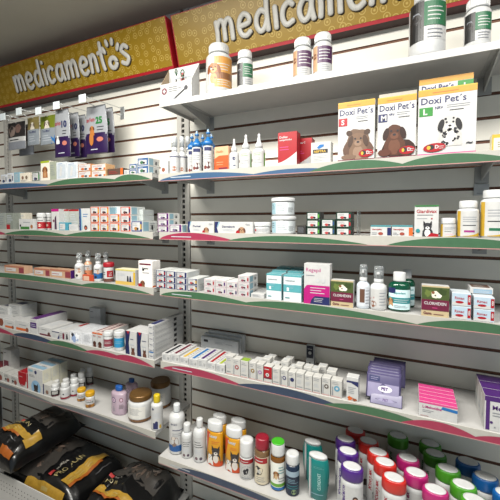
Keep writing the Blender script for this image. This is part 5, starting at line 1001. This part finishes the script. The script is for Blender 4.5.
# ================= food bags on the base deck
BAG = mat('#09090a', .28, noise=.3, scale=16, bump=.9, coat=.15, name='black_bag_film'); GRB = mat('#34312e', .4, name='bag_grey_panel'); GOLDB = mat('#94742a', .35, noise=.15, name='bag_gold_band'); BOR = mat('#a0561a', .4)
def bag(lb, cx, cy, z, L, W, T, rz, front, seed, sidef=None, lean=0., pitch=0.):
    """lying bag: L along local x (top of the bag at -x), W along local y, T thick"""
    t = empty('dog_food_bag', (cx, cy, z), lb, 'bag', 'black dog food bags', rz=rz); t.rotation_euler.y = pitch
    rnd = random.Random(seed); ph = [rnd.uniform(0, 6) for _ in range(8)]
    def hgt(u, v):
        a = max(0, 1-abs(2*u-1)**5); b = max(0, 1-abs(2*v-1)**4)
        e = (a**.45)*(b**.42); w = .07*math.sin(9*u+ph[0]+3*v)+.06*math.sin(13*v+ph[1]-4*u)+.04*abs(math.sin(21*u+ph[6]+12*v))+.035*math.sin(31*u+ph[2]+9*v)*math.sin(17*v+ph[3])+.025*math.sin(47*v+20*u+ph[4])
        return T*e*(.93+w)
    def edge(u, v):   # outline pulled in a little at corners
        x = -L/2+u*L; y = -W/2+v*W; k = 1-.05*abs(2*u-1)**6; return x, y*k+.004*math.sin(16*u+ph[5])
    n, mm = 44, 30; vs = []; mb = MB()
    for i in range(n+1):
        for j in range(mm+1):
            u = i/n; v = j/mm; u2 = .5-.5*math.cos(math.pi*u); v2 = .5-.5*math.cos(math.pi*v); x, y = edge(u2, v2); vs.append((x, y, .012+hgt(u2, v2)))
    k = len(vs)
    for i in range(n+1):
        for j in range(mm+1):
            u = i/n; v = j/mm; u2 = .5-.5*math.cos(math.pi*u); v2 = .5-.5*math.cos(math.pi*v); x, y = edge(u2, v2); q = max(0, 1-abs(2*u2-1)**8)*max(0, 1-abs(2*v2-1)**8); vs.append((x, y, .012-.0115*q**.3))
    fs = []
    for i in range(n):
        for j in range(mm):
            q = i*(mm+1)+j; fs += [(q, q+mm+1, q+mm+2, q+1), (k+q+1, k+q+mm+2, k+q+mm+1, k+q)]
    mb.add(vs, fs, BAG, True); mb.build('bag_body', t)
    mb = MB()
    def fn(a, b, o):   # a along reading direction (+y), b towards the top (-x)
        u = 1-b; v = a; u = min(.995, max(.005, u)); v = min(.995, max(.005, v)); x, y = edge(u, v); return (x, y, .0145+hgt(u, v)+o*2.5)
    f = GridFace(mb, fn, W, L); front(f); mb.build('bag_print', t)
    # crimped end
    mb = MB(); q = []
    for i in range(21):
        v = i/20; x, y = edge(0, v); q += [(x-.028, y, .013+.003*math.sin(20*v+ph[6])), (x+.004, y, .0135)]
    mb.add(q+[(a, b, c-.0025) for a, b, c in q], [(2*i, 2*i+2, 2*i+3, 2*i+1) for i in range(20)]+[(42+2*i+1, 42+2*i+3, 42+2*i+2, 42+2*i) for i in range(20)], BAG, True); mb.build('crimped_seal', t)
    return t
LT = mat('#a9a49a', .4)
def pro(f, dogside=.0):
    f.rect(.08, .5, .92, .93, GRB)
    for i in range(7): f.ell(.3+.07*i, .68+.06*math.sin(i*1.3), .11, C(('#6a5a50', '#4a4038')[i % 2]), rv=.025, rot=.5+.3*i, wob=.1)
    f.ell(.72, .78, .07, C('#8a7e76')); f.poly([(.08, .5), (.5, .6), (.92, .5), (.92, .2), (.08, .2)], BAG)
    f.rect(.16, .445, .24, .485, mat('#b03a3a', .4)); f.text('PURINA', .27, .45, .024, LT, maxw=.3); f.text('PRO PLAN', .16, .365, .045, mat('#a89a68', .4), maxw=.56, bold=.0)
    f.rect(.14, .235, .86, .315, GOLDB); f.rect(.14, .21, .7, .235, BOR); f.bars(.2, .25, .75, .3, 2, mat('#b09a5c', .4)); f.bars(.5, .15, .86, .18, 1, mat('#4a4a4c', .4))
def pro_mid(f):
    g = f.fn; f.fn = lambda a, b, o: g(a, b-.1 if b < .5 else b-.06, o); pro(f); f.fn = g
    f.rect(.004, .12, .075, .6, GOLDB); f.rect(.004, .12, .02, .6, BOR); f.bars(.03, .2, .055, .5, 1, mat('#b09a5c', .4))
def pro_top(f):
    pro(f); f.rect(.05, .02, .4, .1, GOLDB); f.rect(.55, .02, .9, .075, BOR); f.rect(.86, .2, .97, .4, GOLDB)
bag('black dog food bag lying in the middle, gold side band, under the left bag', -1.582, -.2, zdeck, .53, .34, .128, 0, pro_mid, 3)
bag('black dog food bag at the right end of the base deck', -1.125, -.205, zdeck, .36, .315, .145, -math.pi/2, pro, 11)
bag('black dog food bag with gold patches lying on top at the left', -1.745, -.235, zdeck+.165, .38, .245, .115, -math.pi/2, pro_top, 21)
# ================= camera, light, view
cd = bpy.data.cameras.new('camera'); cam = bpy.data.objects.new('camera', cd); COL.objects.link(cam)
cd.sensor_fit = 'HORIZONTAL'; cd.sensor_width = 36; cd.lens = 36*F_/500; cd.shift_y = -15/500; cd.clip_start = .05
R = Matrix((RT, UP, -FW)).transposed().to_4x4(); cam.matrix_world = Matrix.Translation((0, -D, H)) @ R
SC.camera = cam
def area(name, loc, size, energy, col, rot=(0, 0, 0)):
    l = bpy.data.lights.new(name, 'AREA'); l.shape = 'RECTANGLE'; l.size, l.size_y = size; l.energy = energy; l.color = col
    o = bpy.data.objects.new(name, l); COL.objects.link(o); o.location = loc; o.rotation_euler = rot; return o
area('ceiling_lamp_light', (-.85, -1.12, 2.39), (1.2, .5), 71, (1, .97, .90))
area('ceiling_lamp_light', (.6, -1.12, 2.39), (1.2, .5), 43, (1, .97, .91))
w = bpy.data.worlds.new('room_light'); SC.world = w; w.use_nodes = True; b = w.node_tree.nodes['Background']; b.inputs[0].default_value = (.72, .88, 1, 1); b.inputs[1].default_value = .42
vs = SC.view_settings; vs.view_transform = 'Standard'; vs.look = 'None'; vs.exposure = 0; vs.gamma = 1; vs.use_curve_mapping = False
